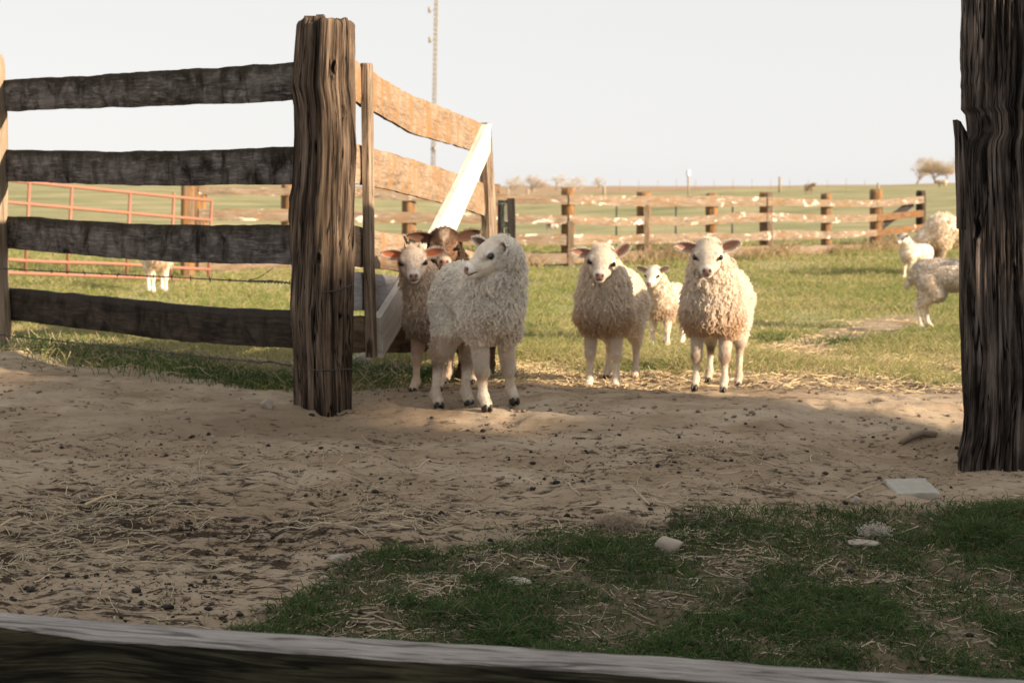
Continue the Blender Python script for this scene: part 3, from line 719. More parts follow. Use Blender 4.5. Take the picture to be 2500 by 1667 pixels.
for i, (px, top, kd) in enumerate(posts_b):
    Y = bf_Y(px); w = .205 if i == 0 else .185+.02*math.sin(i*3); p = xy_at(px, Y); zt_ = pt(px, top, Y).z
    z0_ = float(ground_z(p[0], p[1]))-.15
    post('post', [(px-w/2*FPX/Y, top), (px-w/2*FPX/Y, 700)], [(px+w/2*FPX/Y, top), (px+w/2*FPX/Y+1, 700)], Y+.08, z0_, zt_, 1, .3+i, M['back_post_dark' if kd == 'd' else 'back_post'], bfence,
         seed=30+i, nper=24, nz=20, grooves=4, gdepth=.01, square=.25, top_rag=.02)
for px, ya, yb in ((1578, 500, 646), (1880, 470, 628), (2150, 500, 610), (1394, 540, 655)):
    Y = bf_Y(px); q = pt(px, ya, Y-.09); q2 = pt(px, yb, Y-.09)
    beam_box('batten', q2, q, .08, .025, M['back_board_bare'], bfence, seed=int(px))
Yc = bf_Y(2200)
beam_box('brace', pt(2150, 553, bf_Y(2150)+.05), pt(2226, 496, bf_Y(2226)+.05), .13, .03, M['black_wood'], bfence, seed=77, label='black diagonal brace in the end bay')

# gate post beside the red gate
gp_ = pt(465, 456, 16.4)
post('gate_post', [(442, 380), (442, 456), (440, 720)], [(476, 380), (476, 456), (475, 720)], 16.5, -.5, pt(465, 425, 16.5).z, 1, .2, M['back_post'], None, seed=51, nper=40, nz=30, grooves=6, gdepth=.01, square=.5)
tag(bpy.data.objects['gate_post'], 'stout weathered post standing behind the free end of the red tube gate', 'post')

# ------------------------------------------------------------------ red tube gate
RA, RB = xy_at(0, 13.6), xy_at(517, 15.8)
red = empty('tube_gate', gv(*xy_at(250, 14.6)), label='rusty red tubular steel gate seen through the dark rails on the left', cat='gate')
def rp_(x, y): return Vector(on_plane(x, y, RA, RB))
k6 = .3061
for y0, y1 in ((438, 490), (492, 538), (560, 592), (632, 656.5), (665, 684)):
    bend = 1.5 if y0 == 632 else 0
    x0b = -160
    sl = (y1-y0)/517
    P_ = [rp_(x, y0+sl*x+bend*math.sin(x/60)) for x in np.linspace(x0b, 514, 14)]
    mesh_obj('bar', *tube(P_, .018, 8), M['red_metal'], red)
for xa, ya, xb, yb in ((72, 445, 62, 668), (176, 455, 164, 672), (318, 468, 309, 677), (425, 470, 416, 680), (517, 486, 508, 697), (-60, 430, -66, 665)):
    mesh_obj('upright', *tube([rp_(xa, ya), rp_(xb, yb)], .017, 8), M['red_metal'], red)

# ------------------------------------------------------------------ foreground beam
ZB = .105
def hitz(px, py, z):
    d = ray(px, py); t_ = (z-CAM_H)/d[2]; return np.array([d[0]*t_, d[1]*t_])
bk = [(-500, 1470), (-250, 1482), (0, 1494), (212, 1510), (478, 1529), (797, 1551), (1250, 1577), (1675, 1604), (2153, 1638), (2499, 1657), (2900, 1682)]
ft = [(-500, 1497), (-250, 1511), (0, 1526), (239, 1560), (638, 1583), (903, 1603), (1250, 1621), (1463, 1637), (2153, 1690), (2499, 1712), (2900, 1740)]
ns = 220; xs = np.linspace(-500, 2900, ns)
bY = np.interp(xs, [p[0] for p in bk], [p[1] for p in bk]); fY = np.interp(xs, [p[0] for p in ft], [p[1] for p in ft])
V = []; G = []; Gm = []
L_ = 0; prevp = None
prof_n = 0
for i, x in enumerate(xs):
    b_ = hitz(x, bY[i], ZB); f_ = hitz(x, fY[i], ZB)
    if prevp is not None: L_ += np.linalg.norm(b_-prevp)
    prevp = b_
    dv = f_-b_; w_ = np.linalg.norm(dv); dv = dv/w_
    ringp = [(w_*.0-.002, -.16), (-.002, -.02), (.0, -.004), (.006, .0), (w_*.25, .001), (w_*.5, .0005), (w_*.75, 0), (w_-.012, -.001), (w_-.004, -.005), (w_, -.013), (w_+.001, -.05), (w_+.002, -.09), (w_+.001, -.125), (w_, -.16)]
    prof_n = len(ringp)
    for j, (q, zz_) in enumerate(ringp):
        wob = .0025*noise2(L_*9+j*3.1, j*.7, 3)+.0012*noise2(L_*40, j*9.1, 6)
        kn = 0
        p2 = b_+dv*(q+(wob if 0 < j < prof_n-1 else 0))
        V.append((p2[0], p2[1], ZB+zz_+wob*(1 if 3 <= j <= 8 else .3)+kn)); G.append((L_, q+abs(zz_)*1.0, 0))
F = []; mi = []
for i in range(ns-1):
    for j in range(prof_n):
        kx = (j+1) % prof_n; F.append((i*prof_n+j, (i+1)*prof_n+j, (i+1)*prof_n+kx, i*prof_n+kx)); mi.append(1 if 1 <= j <= 7 else 0)
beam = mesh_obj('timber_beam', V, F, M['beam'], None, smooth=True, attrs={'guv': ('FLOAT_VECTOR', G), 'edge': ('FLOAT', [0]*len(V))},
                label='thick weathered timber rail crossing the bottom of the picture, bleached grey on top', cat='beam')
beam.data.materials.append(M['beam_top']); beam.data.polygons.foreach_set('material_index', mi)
kq = hitz(445, 1583, ZB)
def disc(name, c, nrm, r, mat, parent, squash=1.0, thick=.004, n=16):
    nrm = Vector(nrm).normalized(); a = nrm.orthogonal().normalized(); b = nrm.cross(a); V = [Vector(c)+nrm*thick*.3]; 
    for q, rr in ((thick, r*.72), (0.0, r)):
        for j in range(n):
            t_ = 2*math.pi*j/n; V.append(Vector(c)+nrm*q*.6+a*math.cos(t_)*rr+b*math.sin(t_)*rr*squash)
    F = [(0, 1+j, 1+(j+1) % n) for j in range(n)]+[(1+j, 1+n+j, 1+n+(j+1) % n, 1+(j+1) % n) for j in range(n)]
    return mesh_obj(name, V, F, mat, parent)
M['hole'] = plain('dark_knot', (.008, .006, .005), .9)
fr = pt(448, 1632, 2.28)
fdir = hitz(1250, 1600, ZB)-hitz(0, 1510, ZB); fn = Vector((fdir[1], -fdir[0], 0)).normalized()
fn = fn if fn.y < 0 else -fn
# ray to the front face of the beam
f0 = hitz(0, 1526, ZB); f1 = hitz(903, 1603, ZB); fpnt = on_plane(448, 1632, f0, f1)
disc('knot', Vector(fpnt)+fn*.001, fn, .013, M['hole'], beam)

# ------------------------------------------------------------------ unseen barn added outside the frame to shade the foreground
def bp(u, w, z): return (SH[0]*w+TH[0]*u, SH[1]*w+TH[1]*u, z)
TE = math.tan(SUN_EL); W0 = 11.0
def q2z(q): return q+W0*TE
barn = empty('barn', bp(0, W0, 0), label='grey boarded barn outside the picture, added to shade the foreground', cat='barn')
def quadbox(name, u0, u1, w0, w1, z0, z1, mat):
    V = [bp(u, w, z) for z in (z0, z1) for u, w in ((u0, w0), (u1, w0), (u1, w1), (u0, w1))]
    F = [(0, 1, 2, 3), (4, 7, 6, 5), (0, 4, 5, 1), (1, 5, 6, 2), (2, 6, 7, 3), (3, 7, 4, 0)]
    return mesh_obj(name, V, F, mat, barn, smooth=False)
ZT = q2z(1.32)
us = [-9, 4.50, 4.98, 5.80]  # wall gaps shaped to let sunlit patches fall inside the shade
quadbox('wall', -9, 4.50, W0-.1, W0+.1, -.5, ZT, M['barn_wood'])
quadbox('wall', 4.98, 5.30, W0-.1, W0+.1, -.5, ZT, M['barn_wood'])
quadbox('wall', 5.30, 5.56, W0-.1, W0+.1, q2z(.50), ZT, M['barn_wood'])
quadbox('wall', 5.42, 5.56, W0-.1, W0+.1, -.5, q2z(.50)-.003, M['barn_wood'])
quadbox('wall', 4.50, 4.98, W0-.1, W0+.1, -.5, q2z(.62), M['barn_wood'])
quadbox('wall', 4.50, 4.98, W0-.1, W0+.1, q2z(.86), ZT, M['barn_wood'])
rf = [bp(u, w, ZT+.004+(w-W0+.25)*.33+dz) for dz in (0, .08) for u, w in ((-9.2, W0-.25), (5.54, W0-.25), (5.54, W0+4), (-9.2, W0+4))]
mesh_obj('roof', rf, [(0, 1, 2, 3), (4, 7, 6, 5), (0, 4, 5, 1), (1, 5, 6, 2), (2, 6, 7, 3), (3, 7, 4, 0)], M['roof'], barn, smooth=False)
for u in (-8.9, -4.5, 0, 5.35):
    quadbox('post', u-.1, u+.1, W0+3.6, W0+3.8, -.5, ZT+1.2, M['barn_wood'])

# ------------------------------------------------------------------ sheep: implicit surface -> one continuous skin
def surface_nets(D, org, h):
    nx, ny, nz = D.shape
    neg = D < 0
    cells = np.zeros((nx-1, ny-1, nz-1), bool)
    corner = [(i, j, k) for i in (0, 1) for j in (0, 1) for k in (0, 1)]
    cnt = np.zeros((nx-1, ny-1, nz-1), np.int8)
    for i, j, k in corner: cnt += neg[i:nx-1+i, j:ny-1+j, k:nz-1+k]
    cells = (cnt > 0) & (cnt < 8)
    ci = np.argwhere(cells)
    vid = -np.ones(cells.shape, np.int64); vid[cells] = np.arange(len(ci))
    acc = np.zeros((len(ci), 3)); num = np.zeros(len(ci))
    def val(off): return D[ci[:, 0]+off[0], ci[:, 1]+off[1], ci[:, 2]+off[2]]
    for a in corner:
        for ax in range(3):
            if a[ax]: continue
            b = list(a); b[ax] = 1
            va, vb = val(a), val(b); m = (va < 0) != (vb < 0)
            t_ = np.where(m, va/(va-vb+1e-12), 0)
            p = np.tile(np.array(a, float), (len(ci), 1)); p[:, ax] = t_
            acc += p*m[:, None]; num += m
    V = (ci+acc/num[:, None])*h+org
    F = []
    for ax in range(3):
        o1, o2 = (ax+1) % 3, (ax+2) % 3
        sl0 = [slice(None)]*3; sl1 = [slice(None)]*3; sl0[ax] = slice(0, -1); sl1[ax] = slice(1, None)
        ch = neg[tuple(sl0)] != neg[tuple(sl1)]
        e = np.argwhere(ch); fl = neg[tuple(sl0)][ch]
        ok = (e[:, o1] > 0) & (e[:, o2] > 0) & (e[:, o1] < D.shape[o1]-1) & (e[:, o2] < D.shape[o2]-1)
        e = e[ok]; fl = fl[ok]
        q = []
        for d1, d2 in ((-1, -1), (0, -1), (0, 0), (-1, 0)):
            c_ = e.copy(); c_[:, o1] += d1; c_[:, o2] += d2
            q.append(vid[c_[:, 0], c_[:, 1], c_[:, 2]])
        q = np.stack(q, -1); q = np.where(fl[:, None], q, q[:, ::-1]); F.append(q)
    F = np.concatenate(F); F = F[(F >= 0).all(1)]
    return V, F
def smin(a, b, k):
    h_ = np.clip(.5+.5*(b-a)/k, 0, 1); return b*(1-h_)+a*h_-k*h_*(1-h_)
class Prim:
    def __init__(s, kind, a, b=None, r0=.05, r1=None, R=None, k=.03, tag='body', sub=False):
        s.kind = kind; s.a = np.array(a, float); s.b = None if b is None else np.array(b, float)
        s.r0 = r0; s.r1 = r0 if r1 is None else r1; s.R = R; s.k = k; s.tag = tag; s.sub = sub
    def box(s):
        if s.kind == 'cap':
            r = max(s.r0, s.r1); return np.minimum(s.a, s.b)-r, np.maximum(s.a, s.b)+r
        r = float(np.max(s.r0)); return s.a-r, s.a+r
    def d(s, P):
        if s.kind == 'cap':
            ab = s.b-s.a; t_ = np.clip(((P-s.a)@ab)/(ab@ab), 0, 1)
            return np.linalg.norm(P-s.a-t_[..., None]*ab, axis=-1)-(s.r0+(s.r1-s.r0)*t_)
        q = P-s.a
        if s.R is not None: q = q@s.R
        r = np.array(s.r0); k0 = np.linalg.norm(q/r, axis=-1); k1 = np.linalg.norm(q/(r*r), axis=-1)
        return k0*(k0-1)/np.maximum(k1, 1e-9)

def head_frame(yaw, pitch, roll=0):
    """columns: a = towards the nose, b = the animal's left, c = out of the forehead"""
    a = np.array([math.cos(yaw)*math.cos(pitch), math.sin(yaw)*math.cos(pitch), -math.sin(pitch)])
    b = np.array([-math.sin(yaw), math.cos(yaw), 0]); c = np.cross(a, b)
    b2 = b*math.cos(roll)+c*math.sin(roll); c2 = np.cross(a, b2)
    return np.stack([a, b2, c2], 1)

def make_sheep(label, px, py, Y, facing, name='lamb', cat='lamb', scale=1.0, head=(.27, 0, .60), hyaw=0., hpitch=.8, hroll=0., neck_r=(.086, .060),
               ears=((1, .25, 0), (1, .25, 0)), ear_len=.088, feet=None, base=(.62, .56, .49), chest_col=(.40, .29, .20), face=(.66, .61, .55), leg=(.60, .53, .45), patch=None,
               res=.0048, strands=26000, wool_len=1.0, body_w=1.0, body_len=1.0, group=None, horns=False, curl=1.0, hooves=True, eye_ring=(.10, .06, .04), hs=1.0, ear_col=(.42, .23, .17),
               grazing=False, srad=.0007, knee=None, seed=0, crown=None, lift=0.0, thigh=None, lr=1.0, up=0.0, lock=1.0, deep=1.0):
    rs = np.random.default_rng(seed+500)
    if isinstance(px, (int, float)): loc = pt(px, py, Y)
    x0, y0 = loc.x, loc.y
    z0 = float(ground_z(x0, y0))+lift
    cf, sf_ = math.cos(facing), math.sin(facing)
    RW = np.array([[cf, -sf_, 0], [sf_, cf, 0], [0, 0, 1]])
    def w2l(x, y): 
        d = np.array([x-x0, y-y0])/scale; return np.array([d[0]*cf+d[1]*sf_, -d[0]*sf_+d[1]*cf])
    bl, bw = body_len, body_w
    ft0 = [(.16*bl, .06), (.16*bl, -.06), (-.19*bl, .066), (-.19*bl, -.066)]     # FL FR HL HR
    feet = feet or [None]*4; FT = []
    for i in range(4):
        f = ft0[i] if feet[i] is None else (w2l(*pt(feet[i][0], 900, feet[i][1]).xy) if feet[i][1] > 2 else feet[i])
        wx = x0+scale*(f[0]*cf-f[1]*sf_); wy = y0+scale*(f[0]*sf_+f[1]*cf)
        FT.append(np.array([f[0], f[1], (float(ground_z(wx, wy)+detail_z(wx, wy))-z0)/scale+.001]))
    PR = []
    E = lambda c_, r, **k: PR.append(Prim('ell', c_, r0=np.array(r), **k))
    C = lambda a, b, r0, r1, **k: PR.append(Prim('cap', a, b, r0, r1, **k))
    # trunk
    E((-.185*bl, 0, .388+up), (.118, .102*bw, .094*deep), k=.05); E((-.02*bl, 0, .380+up), (.19*bl, .115*bw, .100*deep), k=.05)
    E((.13*bl, 0, .380+up), (.110, .108*bw, .110*deep), k=.05); E((-.1*bl, 0, .42+up), (.16*bl, .085*bw, .060), k=.05)
    E((.160*bl, 0, .350+up), (.075, .080*bw, .080*deep), k=.05)
    H = np.array(head, float); HF = head_frame(hyaw, hpitch, hroll)
    nb = np.array([.15*bl, 0, .41+up]); back = H-HF[:, 0]*.02*hs-HF[:, 2]*.035*hs
    mid = nb*.45+back*.55+np.array([.0, 0, .0])
    C(nb, mid, neck_r[0], (neck_r[0]+neck_r[1])/2, k=.05, tag='neck'); C(mid, back, (neck_r[0]+neck_r[1])/2, neck_r[1], k=.03, tag='neck')
    # legs
    def leg_front(f, s_):
        sh = np.array([.13*bl, s_*.066*bw, .32+up]); kn = np.array([(sh[0]*.35+f[0]*.65), (sh[1]*.4+f[1]*.6), .158]); fe = f+np.array([-.012, 0, .052]); ml = (sh+kn)/2+np.array([0, 0, .02])
        C(sh, ml, .052, .030*lr+.004, k=.03, tag='thigh'); C(ml, kn, .030*lr+.003, .0215*lr, k=.015, tag='leg')
        E(kn+np.array([.004, 0, 0]), (.024*lr, .023*lr, .028), k=.008, tag='leg'); C(kn, fe, .0175*lr, .0155*lr, k=.010, tag='leg'); E(fe, (.021*lr, .0205*lr, .020), k=.008, tag='leg')
        C(fe, f+np.array([.014, 0, .026]), .0175*lr, .0205*lr, k=.010, tag='leg')
    def leg_hind(f, s_):
        hp = np.array([-.185*bl, s_*.060*bw, .34+up]); st = np.array([-.115*bl, s_*.070*bw, .26+up*.7]); hk = np.array([f[0]-.035, (f[1]+st[1])/2, .172]); fe = f+np.array([-.014, 0, .052])
        C(hp, st, .064, .046, k=.04, tag='thigh'); C(hp, hk+np.array([.02, 0, .03]), .056, .026*lr, k=.03, tag='thigh'); C(st, hk, .038, .021*lr, k=.03, tag='leg')
        E(hk+np.array([-.004, 0, 0]), (.024*lr, .020*lr, .027), k=.008, tag='leg'); C(hk, fe, .0180*lr, .0155*lr, k=.010, tag='leg'); E(fe, (.021*lr, .0205*lr, .020), k=.008, tag='leg')
        C(fe, f+np.array([.014, 0, .026]), .0175*lr, .0205*lr, k=.010, tag='leg')
    for i, s_ in ((0, 1), (1, -1)): leg_front(FT[i], s_)
    for i, s_ in ((2, 1), (3, -1)): leg_hind(FT[i], s_)
    # tail
    C((-.28*bl, 0, .40+up), (-.325*bl, 0, .30+up), .026, .014, k=.02)
    # head, measured in its own frame
    def hp_(a, b, c_): return H+HF@(np.array([a, b, c_])*hs)
    def HE(p, r, k=.012, sub=False, tag='head'): PR.append(Prim('ell', hp_(*p), r0=np.array(r)*hs, R=HF, k=k*hs, tag=tag, sub=sub))
    def HC(p, q, r0, r1, k=.015): PR.append(Prim('cap', hp_(*p), hp_(*q), r0*hs, r1*hs, k=k*hs, tag='head'))
    HE((-.008, 0, -.006), (.058, .052, .050), k=.03); HE((.026, 0, .000), (.046, .050, .040), k=.02)
    HC((.035, 0, -.012), (.105, 0, -.012), .041, .0275, k=.02)
    HC((.03, 0, -.038), (.108, 0, -.030), .034, .018, k=.02)
    HE((.045, .026, -.024), (.034, .022, .028)); HE((.045, -.026, -.024), (.034, .022, .028))
    HE((.118, 0, -.010), (.020, .0255, .019), k=.010); HE((.110, 0, -.033), (.022, .019, .011), k=.008)
    for s_ in (1, -1):
        HE((.030, s_*.040, .016), (.022, .014, .012), k=.010)                # brow and orbit
        HE((.134, s_*.013, -.001), (.010, .0062, .0085), k=.003, sub=True)   # nostril
        HE((.041, s_*.058, .004), (.014, .011, .012), k=.004, sub=True)      # socket
        HE((.070, s_*.040, -.002), (.024, .012, .012), k=.008, sub=True)      # hollow below the eye
    HE((.122, 0, -.0255), (.030, .030, .0028), k=.003, sub=True)
    HE((.139, 0, -.014), (.006, .0016, .010), k=.002, sub=True)
    # grid
    lo = np.min([p.box()[0] for p in PR if not p.sub], 0)-.02; hi = np.max([p.box()[1] for p in PR if not p.sub], 0)+.02
    n = np.ceil((hi-lo)/res).astype(int)+1
    D = np.full(n, .5)
    for p in PR:
        a, b = p.box(); pad = p.k*1.2+2*res
        i0 = np.clip(np.floor((a-pad-lo)/res).astype(int), 0, n-1); i1 = np.clip(np.ceil((b+pad-lo)/res).astype(int)+1, 1, n)
        if (i1 <= i0).any(): continue
        ax = [lo[q]+res*np.arange(i0[q], i1[q]) for q in range(3)]
        P = np.stack(np.meshgrid(*ax, indexing='ij'), -1); d = p.d(P)
        s_ = (slice(i0[0], i1[0]), slice(i0[1], i1[1]), slice(i0[2], i1[2]))
        D[s_] = -smin(-D[s_], d, p.k) if p.sub else smin(D[s_], d, p.k)
    V, F = surface_nets(D, lo, res)
    def gd(*tags):
        r = np.full(len(V), 9.)
        for p in PR:
            if p.sub or p.tag not in tags: continue
            r = np.minimum(r, p.d(V))
        return r
    dh, dl, db, dn, dt_ = gd('head'), gd('leg'), gd('body'), gd('neck'), gd('thigh')
    core = np.minimum(np.minimum(db, dn), dt_)
    hl = (V-H)@HF/hs
    headw = sstep(-.004, .012, np.minimum(db, dn)-dh)*sstep(-.055, .0, hl[:, 0]+.35*hl[:, 2])
    legw = sstep(-.004, .008, core-dl); legw = np.maximum(legw, 1-sstep(.15, .20, V[:, 2])); legw *= (1-headw)
    # colour
    nz_ = .5+.5*noise3(V[:, 0]*22, V[:, 1]*22, V[:, 2]*22, 3)
    ctl = np.clip(np.array(base)[None]*(1.0+.12*nz_[:, None]), 0, .96)
    fcol = np.tile(np.array(face), (len(V), 1)); lcol = np.array(leg)[None]*(.9+.15*nz_[:, None])
    if knee is not None:
        kw = (np.exp(-((V[:, 2]-.155)/.032)**2)*np.clip(nz_*1.6-.25, 0, 1))[:, None]; lcol = lcol*(1-kw*.8)+np.array(knee)*kw*.8
        kw = np.exp(-((V[:, 2]-.04)/.03)**2)[:, None]*.22; lcol = lcol*(1-kw)+np.array(knee)*kw
    def blob(c0, r, s=1.0):
        q = np.linalg.norm((hl-np.array(c0))/np.array(r), axis=1); return (1-sstep(.7, 1.15, q))*s
    if patch: fcol = patch(hl, fcol, blob)
    nose = np.maximum(blob((.137, 0, -.008), (.022, .019, .018), .85), blob((.128, 0, -.0255), (.022, .022, .0055), .75))[:, None]
    fcol = fcol*(1-nose)+np.array((.36, .17, .13))*nose
    dark = np.maximum(np.maximum(blob((.134, .013, -.001), (.010, .007, .009), .95), blob((.134, -.013, -.001), (.010, .007, .009), .95)), blob((.118, 0, -.0255), (.034, .030, .0032), .8))[:, None]
    fcol = fcol*(1-dark)+np.array((.03, .015, .012))*dark
    er = np.zeros(len(V))
    for s_ in (1, -1):
        er = np.maximum(er, blob((.041, s_*.050, .004), (.015, .03, .0125), .85)); er = np.maximum(er, blob((.057, s_*.046, -.006), (.007, .03, .004), .2))
    fcol = fcol*(1-er[:, None])+np.array(eye_ring)*er[:, None]
    colv = ctl*(1-headw[:, None]-legw[:, None])+fcol*headw[:, None]+lcol*legw[:, None]
    # world
    def toW(P): return (np.asarray(P)*scale)@RW.T+np.array([x0, y0, z0])
    root = empty(name, (x0, y0, z0), label=label, cat=cat, group=group)
    c4 = np.ones((len(V), 4)); c4[:, :3] = np.clip(colv, 0, 1)
    VW = toW(V)
    mesh_obj('body', VW, F, M['skin'], root, attrs={'tint': ('FLOAT_COLOR', c4)})
    # eyes, ears, horns, hooves
    def sph(c, r, seg=12, rings=8):
        Vs = [np.array(c)+np.array([math.sin(math.pi*i/rings)*math.cos(2*math.pi*j/seg), math.sin(math.pi*i/rings)*math.sin(2*math.pi*j/seg), math.cos(math.pi*i/rings)])*np.array(r) for i in range(rings+1) for j in range(seg)]
        Fs = [(i*seg+j, (i+1)*seg+j, (i+1)*seg+(j+1) % seg, i*seg+(j+1) % seg) for i in range(rings) for j in range(seg)]
        return Vs, Fs
    for s_ in (1, -1):
        v, f = sph(hp_(.042, s_*.0505, .004), (.0124*hs,)*3); mesh_obj('eye', toW(v), f, M['eye'], root)
    EAR = []
    for s_, ed in zip((1, -1), ears):
        # ed = (sideways, up, forward) measured with the head's yaw but level
        yv = np.array([math.cos(hyaw), math.sin(hyaw), 0]); lv = np.array([-math.sin(hyaw), math.cos(hyaw), 0])*s_
        dv = lv*ed[0]+np.array([0, 0, 1])*ed[1]+yv*ed[2]; dv /= np.linalg.norm(dv)
        root_p = hp_(-.010, s_*.050, .012); fc = HF[:, 0]*.55+HF[:, 2]*.25+np.array([0, 0, -.1])+(yv*.6)
        fc = fc-dv*fc.dot(dv); fc /= np.linalg.norm(fc); wv = np.cross(dv, fc)
        nu, nv_ = 12, 9; Vf = []; cf_ = []
        for side in (1, 0):
            for i in range(nu):
                u = i/(nu-1); wd = .023*hs*(math.sin(math.pi*min(1, .16+u*.84))**.62)*(1-.15*u) if u < 1 else .001
                wd = max(wd, .0012)
                for j in range(nv_):
                    q = -1+2*j/(nv_-1); cup = (.014*(1-u*.5))*(q*q-.55)*hs
                    p = root_p+dv*(ear_len*hs*u)+wv*(q*wd)+fc*(cup+.010*u*u*hs-(0 if side else .0035))
                    Vf.append(p)
                    inner = 1-sstep(.55, .98, abs(q)) if side else 0
                    inner *= 1-.5*sstep(.75, 1, u)
                    shade = np.array(ear_col)
                    cf_.append(np.array(face if ear_col != 'x' else base)*.9*(1-inner)+shade*inner)
        Fe = []; o2 = nu*nv_
        for i in range(nu-1):
            for j in range(nv_-1):
                a = i*nv_+j; Fe.append((a, a+1, a+1+nv_, a+nv_)); Fe.append((o2+a, o2+a+nv_, o2+a+1+nv_, o2+a+1))
            for j in (0, nv_-1):
                a = i*nv_+j; Fe.append((a, a+nv_, o2+a+nv_, o2+a) if j == 0 else (a, o2+a, o2+a+nv_, a+nv_))
        for j in range(nv_-1):
            a = (nu-1)*nv_+j; Fe.append((a, a+1, o2+a+1, o2+a))
        cc = np.ones((len(cf_), 4)); cc[:, :3] = cf_
        mesh_obj('ear', toW(Vf), Fe, M['ear'], root, attrs={'tint': ('FLOAT_COLOR', cc)})
        for _ in range(int(160*(1 if res < .006 else .3))):        # fringe of hair on the ear
            u = rs.uniform(0, 1); q = rs.choice([-1, 1])*rs.uniform(.75, 1); wd = .023*hs*(math.sin(math.pi*min(1, .16+u*.84))**.62)
            p = root_p+dv*(ear_len*hs*u)+wv*(q*wd)+fc*(.010*u*u*hs+.004)
            dd = wv*q*.8+dv*.6+rs.normal(size=3)*.2
            EAR.append((p, dd/np.linalg.norm(dd)*.009*hs))
        if horns:
            hb = hp_(-.022, s_*.026, .038); ht = hb+(HF[:, 2]*.35-HF[:, 0]*.6+np.array([0, 0, .35])+lv*.25)*.024
            mesh_obj('horn', *[toW(x) if q == 0 else x for q, x in enumerate(tube([hb, (np.array(hb)+ht)/2+lv*.002, ht], .0075, 8, r1=.003))], M['horn'], root)
    if hooves:
        for f in FT:
            vs = []
            for s_ in (1, -1):
                v, fc_ = sph((f[0]+.019, f[1]+s_*.0105*lr, f[2]+.011), (.0235, .0098*lr, .019)); v = [np.array([q[0], q[1], max(q[2], f[2]-.002)]) for q in v]; vs.append((v, fc_))
            v, fc_ = join(vs); mesh_obj('hoof', toW(v), fc_, M['hoof'], root)
    # ---- fleece and short hair, rooted on the skin
    tri = np.concatenate([F[:, [0, 1, 2]], F[:, [0, 2, 3]]])
    A_, B_, C_ = V[tri[:, 0]], V[tri[:, 1]], V[tri[:, 2]]
    cr_ = np.cross(B_-A_, C_-A_); ar = np.linalg.norm(cr_, axis=1)/2
    VN = np.zeros_like(V); 
    for q in range(3): np.add.at(VN, tri[:, q], cr_)
    VN /= np.linalg.norm(VN, axis=1)[:, None]+1e-9
    hw_, lw_ = headw[tri].mean(1), legw[tri].mean(1)
    def sample(wt, n_):
        p = ar*wt; p = p/p.sum(); ti = rs.choice(len(tri), n_, p=p); u = rs.random(n_); v = rs.random(n_); m = u+v > 1; u[m] = 1-u[m]; v[m] = 1-v[m]
        T = tri[ti]; P = V[T[:, 0]]*(1-u-v)[:, None]+V[T[:, 1]]*u[:, None]+V[T[:, 2]]*v[:, None]
        N = VN[T[:, 0]]*(1-u-v)[:, None]+VN[T[:, 1]]*u[:, None]+VN[T[:, 2]]*v[:, None]
        return P, N/np.linalg.norm(N, axis=1)[:, None], T[:, 0]
    PC = []; RC = []; CC = []
    # wool locks: guides with children
    kids = 6; ng = strands//kids; m = 9
    wool_w = np.clip(1-hw_*1.15-lw_*1.05, 0, 1)
    P, N, ti = sample(wool_w, ng)
    low = sstep(.42, .27, P[:, 2]); frontw = sstep(.02, .15*bl, P[:, 0])
    near_head = 1-sstep(.050, .105, np.linalg.norm(P-H, axis=1)-.01)
    Ln = (.014+.018*frontw+.002*low)*wool_len*lock*(1-.60*near_head)*(.6+.7*rs.random(ng))*(1+.35*noise3(P[:, 0]*18, P[:, 1]*18, P[:, 2]*18, seed))
    Ln *= np.clip(1-legw[ti]*.7, .2, 1)
    dn_ = np.array([-.12, 0, -1.0])
    t_ = np.linspace(0, 1, m)
    hang = (.50+.35*frontw)[:, None, None]
    dirs = N[:, None, :]*(1-.75*t_[None, :, None]*hang*1.3)+dn_[None, None]*(hang*(.35+.9*t_[None, :, None]))
    jit = rs.normal(size=(ng, 1, 3))*(.34-.18*frontw)[:, None, None]; dirs = dirs+jit
    dirs /= np.linalg.norm(dirs, axis=2)[..., None]
    G_ = P[:, None, :]+np.concatenate([np.zeros((ng, 1, 3)), np.cumsum(dirs[:, :-1]*(Ln/(m-1))[:, None, None], axis=1)], 1)
    s1 = np.cross(N, rs.normal(size=(ng, 3))); s1 /= np.linalg.norm(s1, axis=1)[:, None]; s2 = np.cross(N, s1)
    ph = rs.uniform(0, 6.28, ng)[:, None]; fq = rs.uniform(.9, 1.9, ng)[:, None]*6.28
    am = (.0038*lock*curl*(.50+.65*frontw)*wool_len)[:, None]*np.sin(np.pi*np.clip(t_*1.1, 0, 1)*.5)[None]
    G_ = G_+s1[:, None]*(am*np.cos(ph+fq*t_))[..., None]+s2[:, None]*(am*np.sin(ph+fq*t_))[..., None]
    lock_t = .80+.26*rs.random((ng, 1))
    for kk in range(kids):
        off = rs.normal(size=(ng, 1, 3))*.0034*np.linspace(.8, .20, m)[None, :, None]+rs.normal(size=(ng, 1, 3))*.0014*np.linspace(0, 1, m)[None, :, None]
        PC.append(G_+off)
        RC.append(np.broadcast_to(np.linspace(1.5, .8, m), (ng, m))*srad)
        cw = (frontw*low*sstep(.50, .40, P[:, 2]))*.9+.25*rs.random(ng)*frontw
        cw = np.clip(cw, 0, 1)[:, None]
        col = np.array(base)*(1-cw)+np.array(chest_col)*cw; col = col*lock_t*(.92+.16*rs.random((ng, 1)))
        if thigh is not None:
            tw = (sstep(.30, .22, P[:, 2])*sstep(-.02, -.08, P[:, 0]))[:, None]; col = col*(1-tw)+np.array(thigh)*tw
        if crown is not None:
            cw2 = (near_head*(P[:, 2] > H[2]-.02))[:, None]; col = col*(1-cw2)+np.array(crown)*cw2
        CC.append(col)
    # short hair on the face and legs
    ns_ = strands//2
